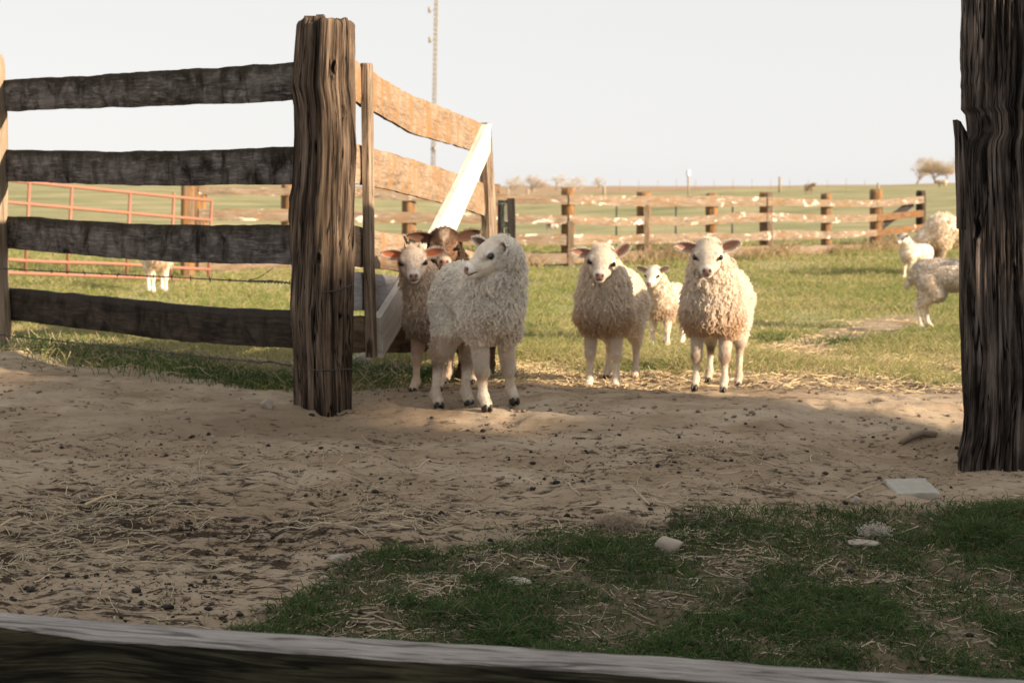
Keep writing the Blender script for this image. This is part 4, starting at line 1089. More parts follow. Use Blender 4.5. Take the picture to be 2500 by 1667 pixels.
    P, N, ti = sample(np.clip(hw_*(.9)+lw_*1.0, 0, 1)*1.0+1e-6, ns_)
    hlP = (P-H)@HF/hs
    isH = headw[ti] > .5
    flow = np.where(isH[:, None], -HF[:, 0][None]*(.9)+np.sign(hlP[:, 1:2])*HF[:, 1][None]*.3, np.array([[-.15, 0, -1.]]))
    flow = flow-N*np.sum(flow*N, 1)[:, None]; d0 = N*.42+flow*.9+rs.normal(size=N.shape)*.18; d0 /= np.linalg.norm(d0, axis=1)[:, None]
    Ls = np.where(isH, .0055+.010*sstep(.02, -.03, hlP[:, 0]), .0055+.010*sstep(.10, .2, P[:, 2]))*(.7+.6*rs.random(ns_))
    eyeball = np.zeros(ns_, bool)
    for s_ in (1, -1): eyeball |= isH & (np.linalg.norm(hlP-np.array([.041, s_*.052, .004]), axis=1) < .0225)
    nosed = isH & (hlP[:, 0] > .112)
    Ls[eyeball] = .0008; Ls[nosed] *= .22
    S_ = P[:, None]+d0[:, None]*(Ls[:, None]*np.linspace(0, 1, 4)[None])[..., None]+flow[:, None]*(Ls[:, None]*.25*np.linspace(0, 1, 4)[None]**2)[..., None]
    t9 = np.linspace(0, 3, m); i0 = np.clip(np.floor(t9).astype(int), 0, 2); fr_ = (t9-i0)[None, :, None]
    S9 = S_[:, i0]*(1-fr_)+S_[:, i0+1]*fr_
    PC.append(S9); RC.append(np.broadcast_to(np.linspace(1, .4, m), (ns_, m))*srad*.75); CC.append(colv[ti]*(.88+.28*rs.random((ns_, 1))))
    if EAR:
        ep = np.array([e[0] for e in EAR]); ed_ = np.array([e[1] for e in EAR])
        PC.append(ep[:, None]+ed_[:, None]*np.linspace(0, 1, m)[None, :, None]); RC.append(np.full((len(ep), m), srad*.6)); CC.append(np.tile(np.array(face), (len(ep), 1)))
    Pn = np.concatenate(PC); shp = Pn.shape
    PW = toW(Pn.reshape(-1, 3)).reshape(shp)
    gz = ground_z(PW[..., 0], PW[..., 1]); PW[..., 2] = np.maximum(PW[..., 2], gz+.001)
    curves_obj('fleece', PW, np.concatenate(RC)*scale, np.clip(np.concatenate(CC), 0, 1), M['wool'], root)
    return root

def yaw_to_cam(x, y): return math.atan2(-y, -x)
# facing angle: direction of the body in the world (0 = +x, -90 deg = towards the camera)
D2 = math.radians
def brown_face(hl, col, blob):
    col = np.tile(np.array((.17, .105, .07)), (len(hl), 1))
    def put(w, c_): return col*(1-w[:, None])+np.array(c_)*w[:, None]
    col = put(blob((.0, 0, .035), (.05, .022, .05), .8), (.50, .40, .32)); col = put(blob((.035, 0, .03), (.04, .008, .03), .6), (.45, .36, .28))
    col = put(blob((.08, .03, .0), (.06, .03, .04), .6), (.26, .155, .10)); col = put(blob((.06, -.04, -.02), (.05, .03, .03), .7), (.36, .28, .22))
    col = put(blob((.125, 0, -.02), (.03, .04, .04), .95), (.60, .50, .42)); col = put(blob((.041, -.05, .004), (.03, .04, .022), .6), (.45, .37, .30))
    return col

# ------------------------------------------------------------------ the flock
make_sheep('white curly lamb at the front, body turned right and head turned to the left', 1166, 980, 5.42, D2(-63), scale=1.0, body_len=.86, body_w=.82,
           head=(.215, -.034, .612), hyaw=D2(-90), hpitch=D2(27), hroll=D2(0), ears=((1, .1, .1), (1, .35, .25)),
           feet=[(1250, 5.42), (1183, 5.28), (1140, 5.56), (1066, 5.50)],
           base=(.94, .91, .85), chest_col=(.88, .80, .70), face=(.88, .83, .76), leg=(.82, .76, .68), knee=(.40, .30, .20), eye_ring=(.05, .035, .03), ear_col=(.20, .12, .10), strands=90000, seed=1, curl=1.3, neck_r=(.088, .062), thigh=(.7, .58, .46), up=.055, lock=1.05, deep=.86, lr=.93)
make_sheep('cream lamb with one raised ear and shaggy tan chest, just left of the small lamb', 1492, 950, 6.25, D2(-108), scale=.98,
           head=(.245, .015, .585), hyaw=D2(10), hpitch=D2(30), hroll=D2(-7), ears=((1, .75, 0), (1, .12, .1)), feet=[None, None, None, None],
           base=(.92, .86, .77), chest_col=(.72, .56, .39), face=(.76, .70, .62), lock=1.12, strands=90000, seed=2, body_w=.88, leg=(.84, .78, .70), lr=.76, up=.012, deep=.95)
make_sheep('cream lamb with level notched ears and dirty tan chest, just right of the small lamb', 1748, 962, 6.08, D2(-108), scale=1.0,
           head=(.25, -.0, .60), hyaw=D2(8), hpitch=D2(31), ears=((1, .38, 0), (1, .2, .1)),
           base=(.92, .86, .77), chest_col=(.70, .53, .36), face=(.76, .70, .62), lock=1.12, strands=90000, seed=3, body_w=.90, lr=.70, up=.016, deep=.95, leg=(.84, .79, .71), knee=(.42, .29, .18))
make_sheep('small bright white lamb standing further back between the two cream lambs', 1626, 850, 8.6, D2(-115), scale=.78,
           head=(.26, -.02, .60), hyaw=D2(2), hpitch=D2(32), ears=((1, .45, 0), (1, .35, 0)), base=(.85, .78, .68), chest_col=(.75, .62, .48), face=(.76, .69, .61), leg=(.84, .76, .66),
           strands=20000, res=.006, seed=4, ear_col=(.45, .32, .27), body_w=.85, group=None)
make_sheep('horned cream-faced lamb with orange ears, leftmost of the three by the gate', 1082, 932, 6.02, D2(-112), scale=.97,
           head=(.23, -.03, .59), hyaw=D2(26), hpitch=D2(30), hroll=D2(3), ears=((1, .2, 0), (1, .12, 0)), horns=True, feet=[None, None, None, None],
           base=(.88, .77, .65), chest_col=(.60, .48, .37), face=(.78, .69, .60), leg=(.82, .70, .58), lr=.8, strands=50000, seed=5, ear_col=(.55, .20, .10), body_w=.72, curl=.5, neck_r=(.070, .056), eye_ring=(.3, .2, .14))
make_sheep('dark brown sheep with white blaze and pale muzzle, between two lambs by the gate', 1126, 950, 6.52, D2(-108), name='sheep', cat='sheep', scale=1.06,
           head=(.20, .0, .608), hyaw=D2(20), hpitch=D2(33), ears=((1, .3, -.1), (1, .12, 0)), patch=brown_face, crown=(.09, .05, .035),
           base=(.15, .10, .070), chest_col=(.12, .08, .055), face=(.22, .14, .10), leg=(.16, .085, .05), strands=50000, seed=6, ear_col=(.13, .07, .05), hs=1.05, eye_ring=(.12, .08, .06), ear_len=.1)
make_sheep('grey-backed curly lamb side-on, its front half hidden behind the right post', 2330, 815, 9.6, D2(-20), scale=.98,
           head=(.33, 0, .58), hyaw=0, hpitch=D2(30), base=(.72, .64, .55), chest_col=(.66, .55, .43), leg=(.86, .78, .68), strands=26000, res=.006, seed=7, lr=.85, feet=[None, None, (-.17, .055), (-.21, -.055)])
make_sheep('distant white lamb with head turned left, standing beside the big woolly ewe', 2233, 692, 16.5, D2(-150), scale=.80,
           head=(.26, 0, .60), hyaw=D2(-5), hpitch=D2(30), base=(.88, .82, .73), chest_col=(.84, .75, .63), leg=(.86, .8, .7), strands=9000, res=.009, seed=8, srad=.0018, body_w=1.0)
make_sheep('big woolly cream ewe grazing with her head down behind the right post', 2335, 690, 16.9, D2(180), name='sheep', cat='sheep', scale=1.45,
           head=(.37, 0, .22), hyaw=0, hpitch=D2(60), base=(.88, .79, .67), chest_col=(.84, .72, .58), leg=(.6, .5, .4), strands=12000, res=.012, seed=9, srad=.002, body_w=1.2, hs=.85)
make_sheep('white lamb before the red tube gate, its head hidden by the dark rails', 385, 700, 13.4, D2(-70), scale=.95,
           head=(.26, 0, .60), hyaw=0, hpitch=D2(30), base=(.88, .79, .69), chest_col=(.82, .68, .54), leg=(.88, .80, .70), strands=10000, res=.009, seed=10, srad=.0015)
make_sheep('small brown sheep walking on the far rise behind the fence', 1975, 474, 82, D2(-60), name='sheep', cat='sheep', scale=1.15,
           head=(.36, 0, .50), base=(.58, .42, .29), chest_col=(.45, .3, .2), face=(.2, .14, .1), leg=(.3, .2, .14), strands=2500, res=.02, seed=11, srad=.006, hs=1.1, hooves=False)
make_sheep('tiny pale sheep on the skyline in front of the budding tree', 2300, 447, 92, D2(150), name='sheep', cat='sheep', scale=1.1,
           head=(.36, 0, .40), base=(.62, .52, .40), chest_col=(.5, .36, .24), face=(.3, .2, .14), leg=(.5, .4, .3), strands=2500, res=.02, seed=12, srad=.006, hs=1.1, hooves=False, body_w=1.2)
make_sheep('left one of two tiny white sheep seen between the fence boards far behind', 1342, 572, 42, D2(-90), name='sheep', cat='sheep', scale=.85, lift=0.0,
           head=(.32, 0, .36), base=(.70, .66, .58), chest_col=(.6, .55, .48), face=(.12, .09, .07), leg=(.4, .35, .3), strands=2500, res=.02, seed=13, srad=.004, hooves=False)
make_sheep('right one of two tiny white sheep seen between the fence boards far behind', 1367, 570, 42.5, D2(0), name='sheep', cat='sheep', scale=.85,
           head=(.32, 0, .36), base=(.72, .68, .6), chest_col=(.6, .55, .48), face=(.6, .55, .5), leg=(.4, .35, .3), strands=2500, res=.02, seed=14, srad=.004, hooves=False)

# ------------------------------------------------------------------ grass, straw and litter
def blades(name, n_try, yr, tr, mask, hfun, rad, cfun, lean, m=4, seed=0, group=None, **k):
    rs = np.random.default_rng(seed)
    y = np.exp(rs.uniform(math.log(yr[0]), math.log(yr[1]), n_try)) if yr[1]/yr[0] > 2 else rs.uniform(*yr, n_try)
    x = rs.uniform(*tr, n_try)*y
    keep = rs.random(n_try) < mask(x, y); x, y = x[keep], y[keep]; n = len(x)
    z = ground_z(x, y)+detail_z(x, y)-.002
    h = hfun(x, y, rs); az = rs.uniform(0, 2*np.pi, n); ln = lean*(.3+rs.random(n)*1.2)
    t_ = np.linspace(0, 1, m)[None]
    P = np.zeros((n, m, 3)); cur = ln[:, None]*t_**1.7
    P[..., 0] = x[:, None]+np.cos(az)[:, None]*h[:, None]*cur; P[..., 1] = y[:, None]+np.sin(az)[:, None]*h[:, None]*cur
    P[..., 2] = z[:, None]+h[:, None]*t_*(1-.35*cur)
    R_ = (rad*np.ones((n, m)))*np.linspace(1, .25, m)[None]*(np.maximum(1, y/6.5)[:, None])
    return curves_obj(name, P, R_, cfun(x, y, rs), M['grass'], kind='stuff', **k)
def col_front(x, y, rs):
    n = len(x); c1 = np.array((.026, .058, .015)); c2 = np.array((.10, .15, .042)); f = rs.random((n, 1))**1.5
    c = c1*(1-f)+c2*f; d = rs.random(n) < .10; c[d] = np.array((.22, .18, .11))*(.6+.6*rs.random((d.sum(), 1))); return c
def tuft(x, y, s, sc=3.0): return np.clip(.5+.9*fbm2(x*sc, y*sc, 3, s), 0, 1)
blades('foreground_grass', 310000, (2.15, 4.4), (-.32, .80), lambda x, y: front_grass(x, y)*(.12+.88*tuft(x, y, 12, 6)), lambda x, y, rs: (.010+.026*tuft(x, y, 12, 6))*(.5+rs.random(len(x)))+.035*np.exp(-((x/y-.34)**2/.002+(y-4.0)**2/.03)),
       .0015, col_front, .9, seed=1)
def col_field(x, y, rs):
    n = len(x); dry = np.clip(.6+.6*fbm2(x*.8+3, y*.5, 3, 31)+.55*np.exp(-((y-7.1)/1.0)**2), 0, 1); f = rs.random((n, 1))
    c = np.array((.13, .18, .045))*(1-f)+np.array((.30, .32, .10))*f
    d = rs.random(n) < dry*.6; c[d] = np.array((.50, .42, .22))*(.6+.6*rs.random((d.sum(), 1))); return c
blades('field_grass', 610000, (5.6, 30), (-.60, .68), lambda x, y: field_grass(x, y)*(.15+.85*tuft(x, y, 14, 1.7))*sstep(30, 22, y), lambda x, y, rs: (.022+.045*tuft(x, y, 14, 1.7))*(.5+rs.random(len(x)))*(1+.02*y), .0015, col_field, .8, seed=2)
# tall dry weeds along the back fence
def weed_mask(x, y):
    Yf = np.interp(x/y*FPX+1250, [b[0] for b in BF], [b[1] for b in BF]); return np.exp(-((y-Yf)/.5)**2)*np.clip(.25+1.2*fbm2(x*1.3, y*0, 3, 9), 0, 1)
blades('dry_weeds', 130000, (15.5, 26), (-.22, .33), weed_mask, lambda x, y, rs: .12+.36*rs.random(len(x))*tuft(x, y, 17, .9), .0024, lambda x, y, rs: np.array((.42, .33, .19))*(.6+.6*rs.random((len(x), 1))), .7, seed=3)
# a few denser green tussocks between the lambs' feet and by the gate
tz = [(1560, 885, 6.9, .12), (1650, 865, 7.4, .10), (940, 880, 6.6, .25), (1000, 895, 6.45, .2), (900, 905, 6.2, .12), (2080, 815, 8.6, .12), (2190, 790, 9.0, .10), (1880, 800, 8.9, .1), (1250, 790, 9.6, .14), (600, 870, 6.0, .22), (300, 850, 6.4, .25), (120, 835, 6.9, .25), (480, 860, 6.2, .2)]
def tz_mask(x, y):
    r = np.zeros(len(x))
    for px, py, Y, rr in tz:
        p = xy_at(px, Y); r = np.maximum(r, np.exp(-(((x-p[0])/1.5)**2+(y-p[1])**2)/(rr*rr)))
    return r
blades('tussocks', 110000, (5.7, 10.2), (-.44, .33), tz_mask, lambda x, y, rs: .03+.07*rs.random(len(x)), .0014, lambda x, y, rs: np.array((.045, .095, .022))*(.6+.9*rs.random((len(x), 1))), .9, seed=4)

def strewn(name, n_try, yr, tr, mask, ln, rad, c0, seed, m=6, up=.004, curlv=.5, **k):
    rs = np.random.default_rng(seed)
    y = rs.uniform(*yr, n_try); x = rs.uniform(*tr, n_try)*y
    keep = rs.random(n_try) < mask(x, y)*(np.minimum(1, y/6)); x, y = x[keep], y[keep]; n = len(x)
    L = ln[0]+(ln[1]-ln[0])*rs.random(n)**2.5; az = rs.normal(0, .9, n)+.15; bend = rs.normal(0, curlv, n)
    t_ = np.linspace(-.5, .5, m)
    ang = az[:, None]+bend[:, None]*t_[None]*2+(rs.random((n, 1)) < .15)*(t_[None] > 0)*rs.uniform(-1.2, 1.2, (n, 1))
    st = L[:, None]/(m-1); dx = np.cos(ang)*st; dy = np.sin(ang)*st
    X = x[:, None]+np.cumsum(dx, 1); Y_ = y[:, None]+np.cumsum(dy, 1)
    arch = np.abs(rs.normal(0, 1, n))[:, None]*up*(np.where(rs.random((n, 1)) < .5, -1, 1)*t_[None]*2+1)*.9
    Z = ground_z(X, Y_)+detail_z(X, Y_)+.0015+arch+rs.random((n, 1))*up
    P = np.stack([X, Y_, Z], -1)
    R_ = rad*(.5+rs.random((n, 1)))*np.ones((1, m))*np.maximum(1, y/7)[:, None]
    c = np.array(c0)*(.55+.75*rs.random((n, 1)))
    return curves_obj(name, P, R_, c, M['straw'], kind='stuff', **k)
def clump(x, y, s): return np.clip(fbm2(x*3.2+y*1.1, y*6.5, 4, s)*2.4+.15, 0, 1)
strewn('straw', 130000, (2.2, 4.9), (-.6, .5), lambda x, y: np.clip(litter(x, y)*1.2, 0, 1)*clump(x, y, 77)*.8+.06*front_grass(x, y)+.008, (.006, .085), .0010, (.44, .36, .25), 1, up=.002)
strewn('straw', 12000, (2.15, 4.3), (-.35, .75), lambda x, y: front_grass(x, y)*.5, (.012, .12), .00065, (.44, .37, .27), 6, up=.0025, curlv=.22)
strewn('straw', 900, (2.3, 5.0), (-.45, .5), lambda x, y: np.clip(.25+litter(x, y)+.6*front_grass(x, y), 0, 1), (.04, .15), .0012, (.50, .41, .30), 16, up=.003, curlv=.2)
strewn('straw', 90000, (6.0, 10.5), (-.55, .66), lambda x, y: np.clip(np.exp(-((y-7.0-.35*(x/y > .1))/1.0)**2)*sstep(-.6, .3, x)*.95+.14, 0, 1)*(.3+.7*tuft(x, y, 66, 2)), (.02, .16), .0015, (.58, .46, .28), 2, up=.007, curlv=.35)
strewn('straw', 9000, (5.6, 7.0), (-.42, -.07), lambda x, y: field_grass(x, y)*.5, (.02, .14), .0013, (.42, .34, .22), 3, up=.02, curlv=.5)
strewn('dark_litter', 110000, (2.2, 5.0), (-.45, .45), lambda x, y: np.clip(litter(x, y)*1.2, 0, 1)*clump(x, y, 78)*.9+.006, (.003, .02), .0012, (.06, .043, .03), 5, up=.0008)

# dung pellets and crumbs
def ico():
    p = (1+5**.5)/2; v = np.array([(-1, p, 0), (1, p, 0), (-1, -p, 0), (1, -p, 0), (0, -1, p), (0, 1, p), (0, -1, -p), (0, 1, -p), (p, 0, -1), (p, 0, 1), (-p, 0, -1), (-p, 0, 1)])
    f = [(0, 11, 5), (0, 5, 1), (0, 1, 7), (0, 7, 10), (0, 10, 11), (1, 5, 9), (5, 11, 4), (11, 10, 2), (10, 7, 6), (7, 1, 8), (3, 9, 4), (3, 4, 2), (3, 2, 6), (3, 6, 8), (3, 8, 9), (4, 9, 5), (2, 4, 11), (6, 2, 10), (8, 6, 7), (9, 8, 1)]
    return v/np.linalg.norm(v[0]), np.array(f)
def scatter_bits(name, n_try, yr, tr, mask, rr, mat, seed, flat=.7):
    rs = np.random.default_rng(seed); y = rs.uniform(*yr, n_try); x = rs.uniform(*tr, n_try)*y
    kp = rs.random(n_try) < mask(x, y); x, y = x[kp], y[kp]; n = len(x)
    v, f = ico(); r = rr[0]+(rr[1]-rr[0])*rs.random(n)**2
    VV = v[None]*r[:, None, None]*(1+.25*rs.normal(size=(n, 12, 1)))*np.array([1, 1, flat])[None, None]
    VV[..., 0] *= (.8+.6*rs.random((n, 1))); VV += np.stack([x, y, ground_z(x, y)+detail_z(x, y)+r*flat*.5], -1)[:, None]
    FF = (f[None]+12*np.arange(n)[:, None, None]).reshape(-1, 3)
    return mesh_obj(name, VV.reshape(-1, 3), FF, mat, None, smooth=True, kind='stuff')
scatter_bits('dung_pellets', 9000, (2.3, 5.2), (-.45, .45), lambda x, y: np.clip(litter(x, y)*1.2*clump(x, y, 78)+.015, 0, 1), (.0035, .0105), M['dung'], 3)
M['clod'] = plain('soil_crumb', (.20, .15, .11), .95)
scatter_bits('soil_crumbs', 9000, (2.6, 6.0), (-.45, .40), lambda x, y: .12+.6*(fbm2(x*3, y*4, 2, 61) > .3), (.002, .009), M['clod'], 4)

# ------------------------------------------------------------------ stones and single finds
def stone(name, px, py, size, label, mat, seed, cat='stone', flat=.6, sharp=.35, asp=1.0, sink=.65, yaw=0.0, group=None):
    rs = np.random.default_rng(seed); p = gnd(px, py); v, f = ico(); V = [tuple(q) for q in v]; F = [tuple(q) for q in f]
    for _ in range(2):
        cache = {}; nf = []; V = list(V)
        def mid(a, b):
            k_ = (min(a, b), max(a, b))
            if k_ not in cache:
                q = (np.array(V[a])+np.array(V[b]))/2; V.append(tuple(q/np.linalg.norm(q))); cache[k_] = len(V)-1
            return cache[k_]
        for a, b, c_ in F:
            x, y, z = mid(a, b), mid(b, c_), mid(c_, a); nf += [(a, x, z), (b, y, x), (c_, z, y), (x, y, z)]
        F = nf
    V = np.array(V)
    pl = rs.normal(size=(11, 3)); pl /= np.linalg.norm(pl, axis=1)[:, None]; dd = rs.uniform(.5, .8, 11)
    for n_, d_ in zip(pl, dd):
        ex = np.maximum(0, V@n_-d_); V = V-ex[:, None]*n_*(1.0 if sharp > .2 else .7)
    V += (.07*noise3(V[:, 0]*3, V[:, 1]*3, V[:, 2]*3, seed)+.05*noise3(V[:, 0]*8, V[:, 1]*8, V[:, 2]*8, seed))[:, None]*V
    V *= np.array([size*asp, size*.8, size*flat])/2*1.15
    cy_, sy_ = math.cos(yaw), math.sin(yaw); V = V@np.array([[cy_, sy_, 0], [-sy_, cy_, 0], [0, 0, 1]])
    zc = float(ground_z(p[0], p[1]))+size*flat*.5*(1-sink)
    o = mesh_obj(name, V, np.array(F), mat, None, smooth=False, label=label, cat=cat, group=group)
    o.location = (p[0], p[1], zc); return o
M['wool_tuft'] = plain('wool_tuft', (.62, .56, .48), .95)
stone('stone', 1630, 1345, .085, 'pale angular stone standing up out of the dark foreground grass', M['stone'], 1, flat=.62, sink=.45, asp=1.05)
stone('stone', 1255, 1425, .075, 'pale flat stone at the edge of the foreground grass, left of centre', M['stone'], 2, flat=.35)
stone('stone', 825, 1372, .05, 'small rounded pale stone lying beside a soil hump', M['stone'], 3, flat=.6, sharp=.1)
stone('stone', 790, 1415, .022, 'tiny pale pebble below the rounded stone', M['stone'], 7, flat=.6, sharp=.1)
stone('stone', 652, 995, .055, 'pale split stone against the dark soil left of the corner post foot', M['stone'], 4, flat=.9, asp=.7)
stone('stone', 2100, 1330, .07, 'thin tan flake of stone lying flat in the grass at the right', M['straw'] if 0 else M['stone'], 5, flat=.25, asp=1.3)
stone('stone', 2088, 1226, .04, 'small pale stone touching the left side of the concrete block', M['stone'], 8, flat=.7, asp=.8)
stone('stone', 2305, 1238, .045, 'small tan stone in front of the concrete block on the bare soil', M['stone'], 9, flat=.5)
stone('stone', 1070, 1075, .03, 'small tan stone alone on the smooth trodden soil', M['stone'], 10, flat=.4) if 0 else None
p = gnd(2228, 1205)
blk = []
for x, y, z in [(-.088, .055, .045), (.078, .058, .045), (.093, -.05, .046), (-.078, -.052, .044)]: blk.append((x*.8, y*1.2, z*.8))
V = []
for zz_, s_ in ((-.05, 1.0), (0.0, 1.01), (.042, 1.0), (.047, .97)):
    for i in range(4):
        a, b = np.array(blk[i]), np.array(blk[(i+1) % 4])
        for q in range(6):
            c_ = a+(b-a)*q/6; w = .007*noise2(i*7+q*1.7, zz_*30, 4); V.append((c_[0]*s_+w, c_[1]*s_+w, zz_))
F = [(i*24+j, i*24+(j+1) % 24, (i+1)*24+(j+1) % 24, (i+1)*24+j) for i in range(3) for j in range(24)]+[tuple(72+j for j in range(24))]
o = mesh_obj('concrete_block', V, F, M['concrete'], None, smooth=False, label='flat square pale concrete block set in the soil near the foot of the right post', cat='block')
o.location = (p[0], p[1]+.02, float(ground_z(p[0], p[1]))-.026); o.rotation_euler = (math.radians(9), 0, 0)
def tuft_obj(px, py, size, label, seed, flat=.5, n=700, c0=(.60, .55, .48)):
    rs = np.random.default_rng(seed); p = gnd(px, py); z = float(ground_z(*p)); m = 7
    c = rs.normal(size=(n, 3))*np.array([size*.38, size*.22, size*flat*.3])+np.array([p[0], p[1], z+size*flat*.35])
    d = rs.normal(size=(n, m, 3)); d = np.cumsum(d, 1)*size*.07+rs.normal(size=(n, 1, 3))*np.linspace(0, 1, m)[None, :, None]*size*.12
    P = c[:, None]+d; P[..., 2] = np.maximum(P[..., 2], z+.001)
    return curves_obj('wool_tuft', P, np.full((n, m), .0007), np.array(c0)*(.7+.4*rs.random((n, 1))), M['wool'], label=label, cat='wool tuft')
tuft_obj(1500, 1292, .075, 'tan tuft of shed wool on the bare soil above the foreground grass', 1, .35, c0=(.42, .34, .26))
tuft_obj(2135, 1312, .035, 'small white tuft of wool in the grass at the right', 2, .9)
tuft_obj(880, 893, .055, 'white wool tuft caught in the grass at the foot of the gate upright', 3, 1.0, c0=(.68, .66, .63))
for i, (xa, ya, xb, yb, r_, lb) in enumerate([(207, 1238, 284, 1212, .0065, 'pale yellow splinter of wood lying on the dark litter at the left'), (248, 1353, 372, 1334, .0028, 'long thin yellow stalk on the bare soil at the lower left'),
                                   (0, 1290, 50, 1268, .005, 'tan stick at the left edge of the trodden soil'), (2065, 1222, 2150, 1188, .003, 'long straw leaning to the left side of the concrete block')]):
    a, b = gnd(xa, ya), gnd(xb, yb); a = np.array([*a, float(ground_z(*a))+.006]); b = np.array([*b, float(ground_z(*b))+.009]); mp = (a+b)/2+np.array([0, 0, .005])
    v, f = tube([a, a*.5+mp*.5+np.array([0, .002, 0]), mp, b], r_, 5, r1=r_*.5)
    o = mesh_obj('stick', v, f, M['stick'] if 'stick' in M else M.setdefault('stick', plain('pale_stick', (.46, .36, .22), .8)), None, smooth=False, label=lb, cat='stick')
# root or buried stick by the right post
p0, p1 = gnd(2200, 1078), gnd(2285, 1064); a = np.array([*p0, float(ground_z(*p0))+.004]); b = np.array([*p1, float(ground_z(*p1))+.012])
mesh_obj('root', *tube([a-np.array([0, 0, .010]), a*.7+b*.3+np.array([0, 0, .004]), a*.35+b*.65+np.array([.0, .012, .006]), b-np.array([0, 0, .012])], .009, 7, r1=.014), M['clod'], None, label='half-buried root left of the right post foot', cat='root')

# ------------------------------------------------------------------ far things
# radio mast
ma = pt(1056, 462, 150); mt = pt(1068.5, -160, 150); ma.z = float(ground_z(ma.x, 150))-.3
mast = empty('radio_mast', ma, label='tall slender lattice radio mast rising behind the gate', cat='mast')
hw0 = .17; legs_ = [Vector((sx*hw0, sy*hw0, 0)) for sx, sy in ((-1, -1), (1, -1), (1, 1), (-1, 1))]
for l_ in legs_: mesh_obj('leg', *tube([ma+l_, mt+l_], .045, 5), M['mast'], mast)
nb_ = 52; br = []
for i in range(nb_):
    a = ma.lerp(mt, i/nb_); b = ma.lerp(mt, (i+1)/nb_)
    for j in range(4):
        l0, l1 = legs_[j], legs_[(j+1) % 4]; br.append(tube([a+l0, b+l1], .025, 4)); br.append(tube([a+l1, b+l0], .025, 4)); br.append(tube([a+l0, a+l1], .03, 4))
mesh_obj('lattice', *join(br), M['mast'], mast, kind='stuff')
for px, py, sx in ((1049, 25, -1), (1050, 98, -1), (1061, 364, 1)):
    c = pt(px, py, 149.7); mesh_obj('antenna', *join([tube([c+Vector((0, 0, -.28)), c+Vector((0, 0, .28))], .16, 8), tube([c, c+Vector((-sx*.45, .2, 0))], .04, 4)]), M['mast'], mast)

# fence stakes on the far hill
stakes = [(1475, 455, 478, .055), (1288, 462, 476, .05), (1240, 461, 474, .04), (1904, 432, 458, .05), (2144, 447, 470, .05)]+[(1514+46*i, 436+(i % 3)*2, 458, .018) for i in range(14)]
wf = empty('wire_fence', gv(*xy_at(1700, 100)), label='thin wire stock fence with slender stakes along the far rise', cat='fence')
for i, (px, ya, yb, r_) in enumerate(stakes):
    if r_ > .03:
        p = pt(px, yb+3, 88); q = pt(px, ya, 88); p.z = min(p.z, float(ground_z(p.x, 88)))-.1
        mesh_obj('stake', *tube([p, q], r_*1.6, 6), M['far_wood'], wf)
    else:
        p = pt(px, yb, 100); q = pt(px, ya, 100); p.z = float(ground_z(p.x, 100))-.1; mesh_obj('stake', *tube([p, q], .022, 5), M['far_wood'], wf)
wp = pt(1682, 462, 82); wt = pt(1680, 428, 82); wp.z = float(ground_z(wp.x, 82))-.2
nb = empty('nest_box_pole', wp, label='slim pole topped by a small white box on the dark grassy rise', cat='pole')
mesh_obj('pole', *tube([wp, wt], .05, 6), M['far_wood'], nb)
c = pt(1680, 423, 82); mesh_obj('box', *tube([c+Vector((0, 0, -.14)), c+Vector((0, 0, .10)), c+Vector((0, 0, .17))], .12, 4, r1=.10), M['white_plain'] if 'white_plain' in M else M.setdefault('white_plain', plain('white_box', (.8, .8, .78), .6)), nb, smooth=False)
mk = []
for px in (1505, 1650, 1788):
    Yk = 24.5; a = pt(px, 545, Yk); g_ = float(ground_z(a.x, Yk)); mk.append(((a.x, Yk, g_-.1), (a.x, Yk, g_+.75)))
mf = empty('wire_fence', mk[0][0], label='dark thin metal stakes just beyond the board fence', cat='fence')
for a, b in mk: mesh_obj('stake', *tube([a, b], .018, 5), M['wire'], mf)

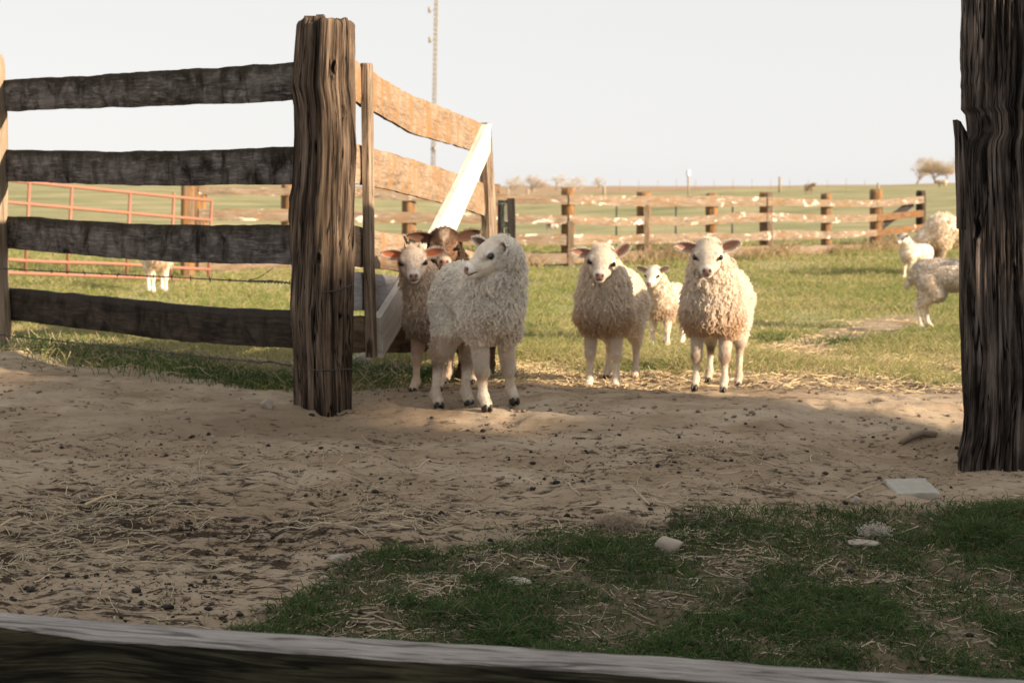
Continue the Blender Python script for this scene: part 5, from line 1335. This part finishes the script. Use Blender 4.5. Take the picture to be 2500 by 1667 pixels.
# bushes and bare trees; skyline twig and bark colours lightened to imitate haze
def bare_tree(name, px, Y, h, w, label, seed, col=(.34, .28, .2), n=5, depth=5, tw=1.0, group=None, clump=1.0, z=None):
    rs = np.random.default_rng(seed); p = pt(px, 450, Y); gz = float(ground_z(p.x, Y)) if z is None else z
    root = empty(name, (p.x, Y, gz), label=label, cat='tree', group=group)
    B_ = []; tips = []
    def grow(a, d, L, r, lv):
        b = a+d*L; B_.append(tube([a, (a+b)/2+Vector(rs.normal(size=3)*L*.04), b], r, 5, r1=r*.65, closed_ends=False))
        if lv == 0: tips.append(b); return
        for _ in range(int(rs.integers(2, 4))):
            dd = (d+Vector(rs.normal(size=3)*np.array([.55*w, .55*w, .32]))+Vector((0, 0, .10))).normalized(); grow(b, dd, L*rs.uniform(.6, .85), r*.62, lv-1)
        tips.append(b)
    for i in range(n): grow(Vector((p.x+rs.normal()*.06*h, Y+rs.normal()*.06*h, gz-.1)), (Vector((rs.normal()*.28*w, rs.normal()*.28*w, 1))).normalized(), h*.28, h*.022, depth-1)
    mesh_obj('trunk', *join(B_), M['bark'] if 'bark' in M else M.setdefault('bark', plain('hazed_bark', (.40, .34, .27), .9)), root)
    T = np.array([list(q) for q in tips]); 
    if len(T) > 900: T = T[rs.choice(len(T), 900, replace=False)]
    kq_ = int(26*tw); n_ = len(T)*kq_; m = 4
    c = np.repeat(T, kq_, 0)+rs.normal(size=(n_, 3))*h*.035; d = rs.normal(size=(n_, 3)); d[:, 2] = np.abs(d[:, 2])*.8; d /= np.linalg.norm(d, axis=1)[:, None]
    P = c[:, None]+d[:, None]*(h*.06*rs.random((n_, 1, 1)))*np.linspace(0, 1, m)[None, :, None]
    curves_obj('crown', P, np.full((n_, m), h*.0022), np.array(col)*(.7+.5*rs.random((n_, 1))), M['twig'], root)
    return root
bare_tree('tree', 2290, 190, 5.0, 1.7, 'rounded budding tree on the skyline just left of the right post', 3, col=(.52, .43, .28), n=4, depth=5, tw=.9, z=-1.0)
bare_tree('tree', 2238, 200, 4.4, 1.0, 'smaller sparse tree at the left of the skyline tree', 4, col=(.58, .5, .38), n=3, depth=4, tw=.8, z=-1.2)
bare_tree('bush', 1250, 240, 4.2, 2.0, 'hazy low bush on the skyline nearest the open gate', 11, col=(.6, .55, .45), n=5, depth=4, tw=.5, z=-2.6)
bare_tree('bush', 1297, 240, 4.4, 2.0, 'dense rounded skyline bush beside the gate end, browner than its neighbours', 12, col=(.56, .46, .34), n=7, depth=4, tw=.6, z=-2.6)
bare_tree('tree', 1355, 260, 5.4, 2.0, 'haze-tinted bare tree on the skyline just left of the second visible fence post', 13, col=(.66, .62, .54), n=4, depth=4, tw=.35, z=-3)
bare_tree('tree', 1415, 265, 4.8, 2.0, 'haze-tinted bare tree on the skyline above the whitest fence board', 14, col=(.66, .62, .54), n=5, depth=4, tw=.35, z=-3)
bare_tree('tree', 1465, 270, 4.4, 2.0, 'faint small bare tree at the right end of the skyline trees', 15, col=(.66, .62, .54), n=4, depth=4, tw=.3, z=-3)
# big trees outside the frame on the right, which throw the long evening shadows over the far slope
for i, (x_, y_, h_) in enumerate([(42, 38, 9), (55, 62, 11), (70, 66, 10), (80, 84, 12)]):
    r_ = bare_tree('tree', 1250+FPX*x_/y_, y_, h_, 1.0, ['broad tree standing outside the picture to the right, nearest the pasture fence', 'tall tree outside the picture to the right, beyond the nearest one', 'spreading tree outside the picture to the right, behind the tall one', 'farthest and tallest tree outside the picture to the right'][i], 40+i, n=3, depth=5, tw=2.0, col=(.12, .11, .06))
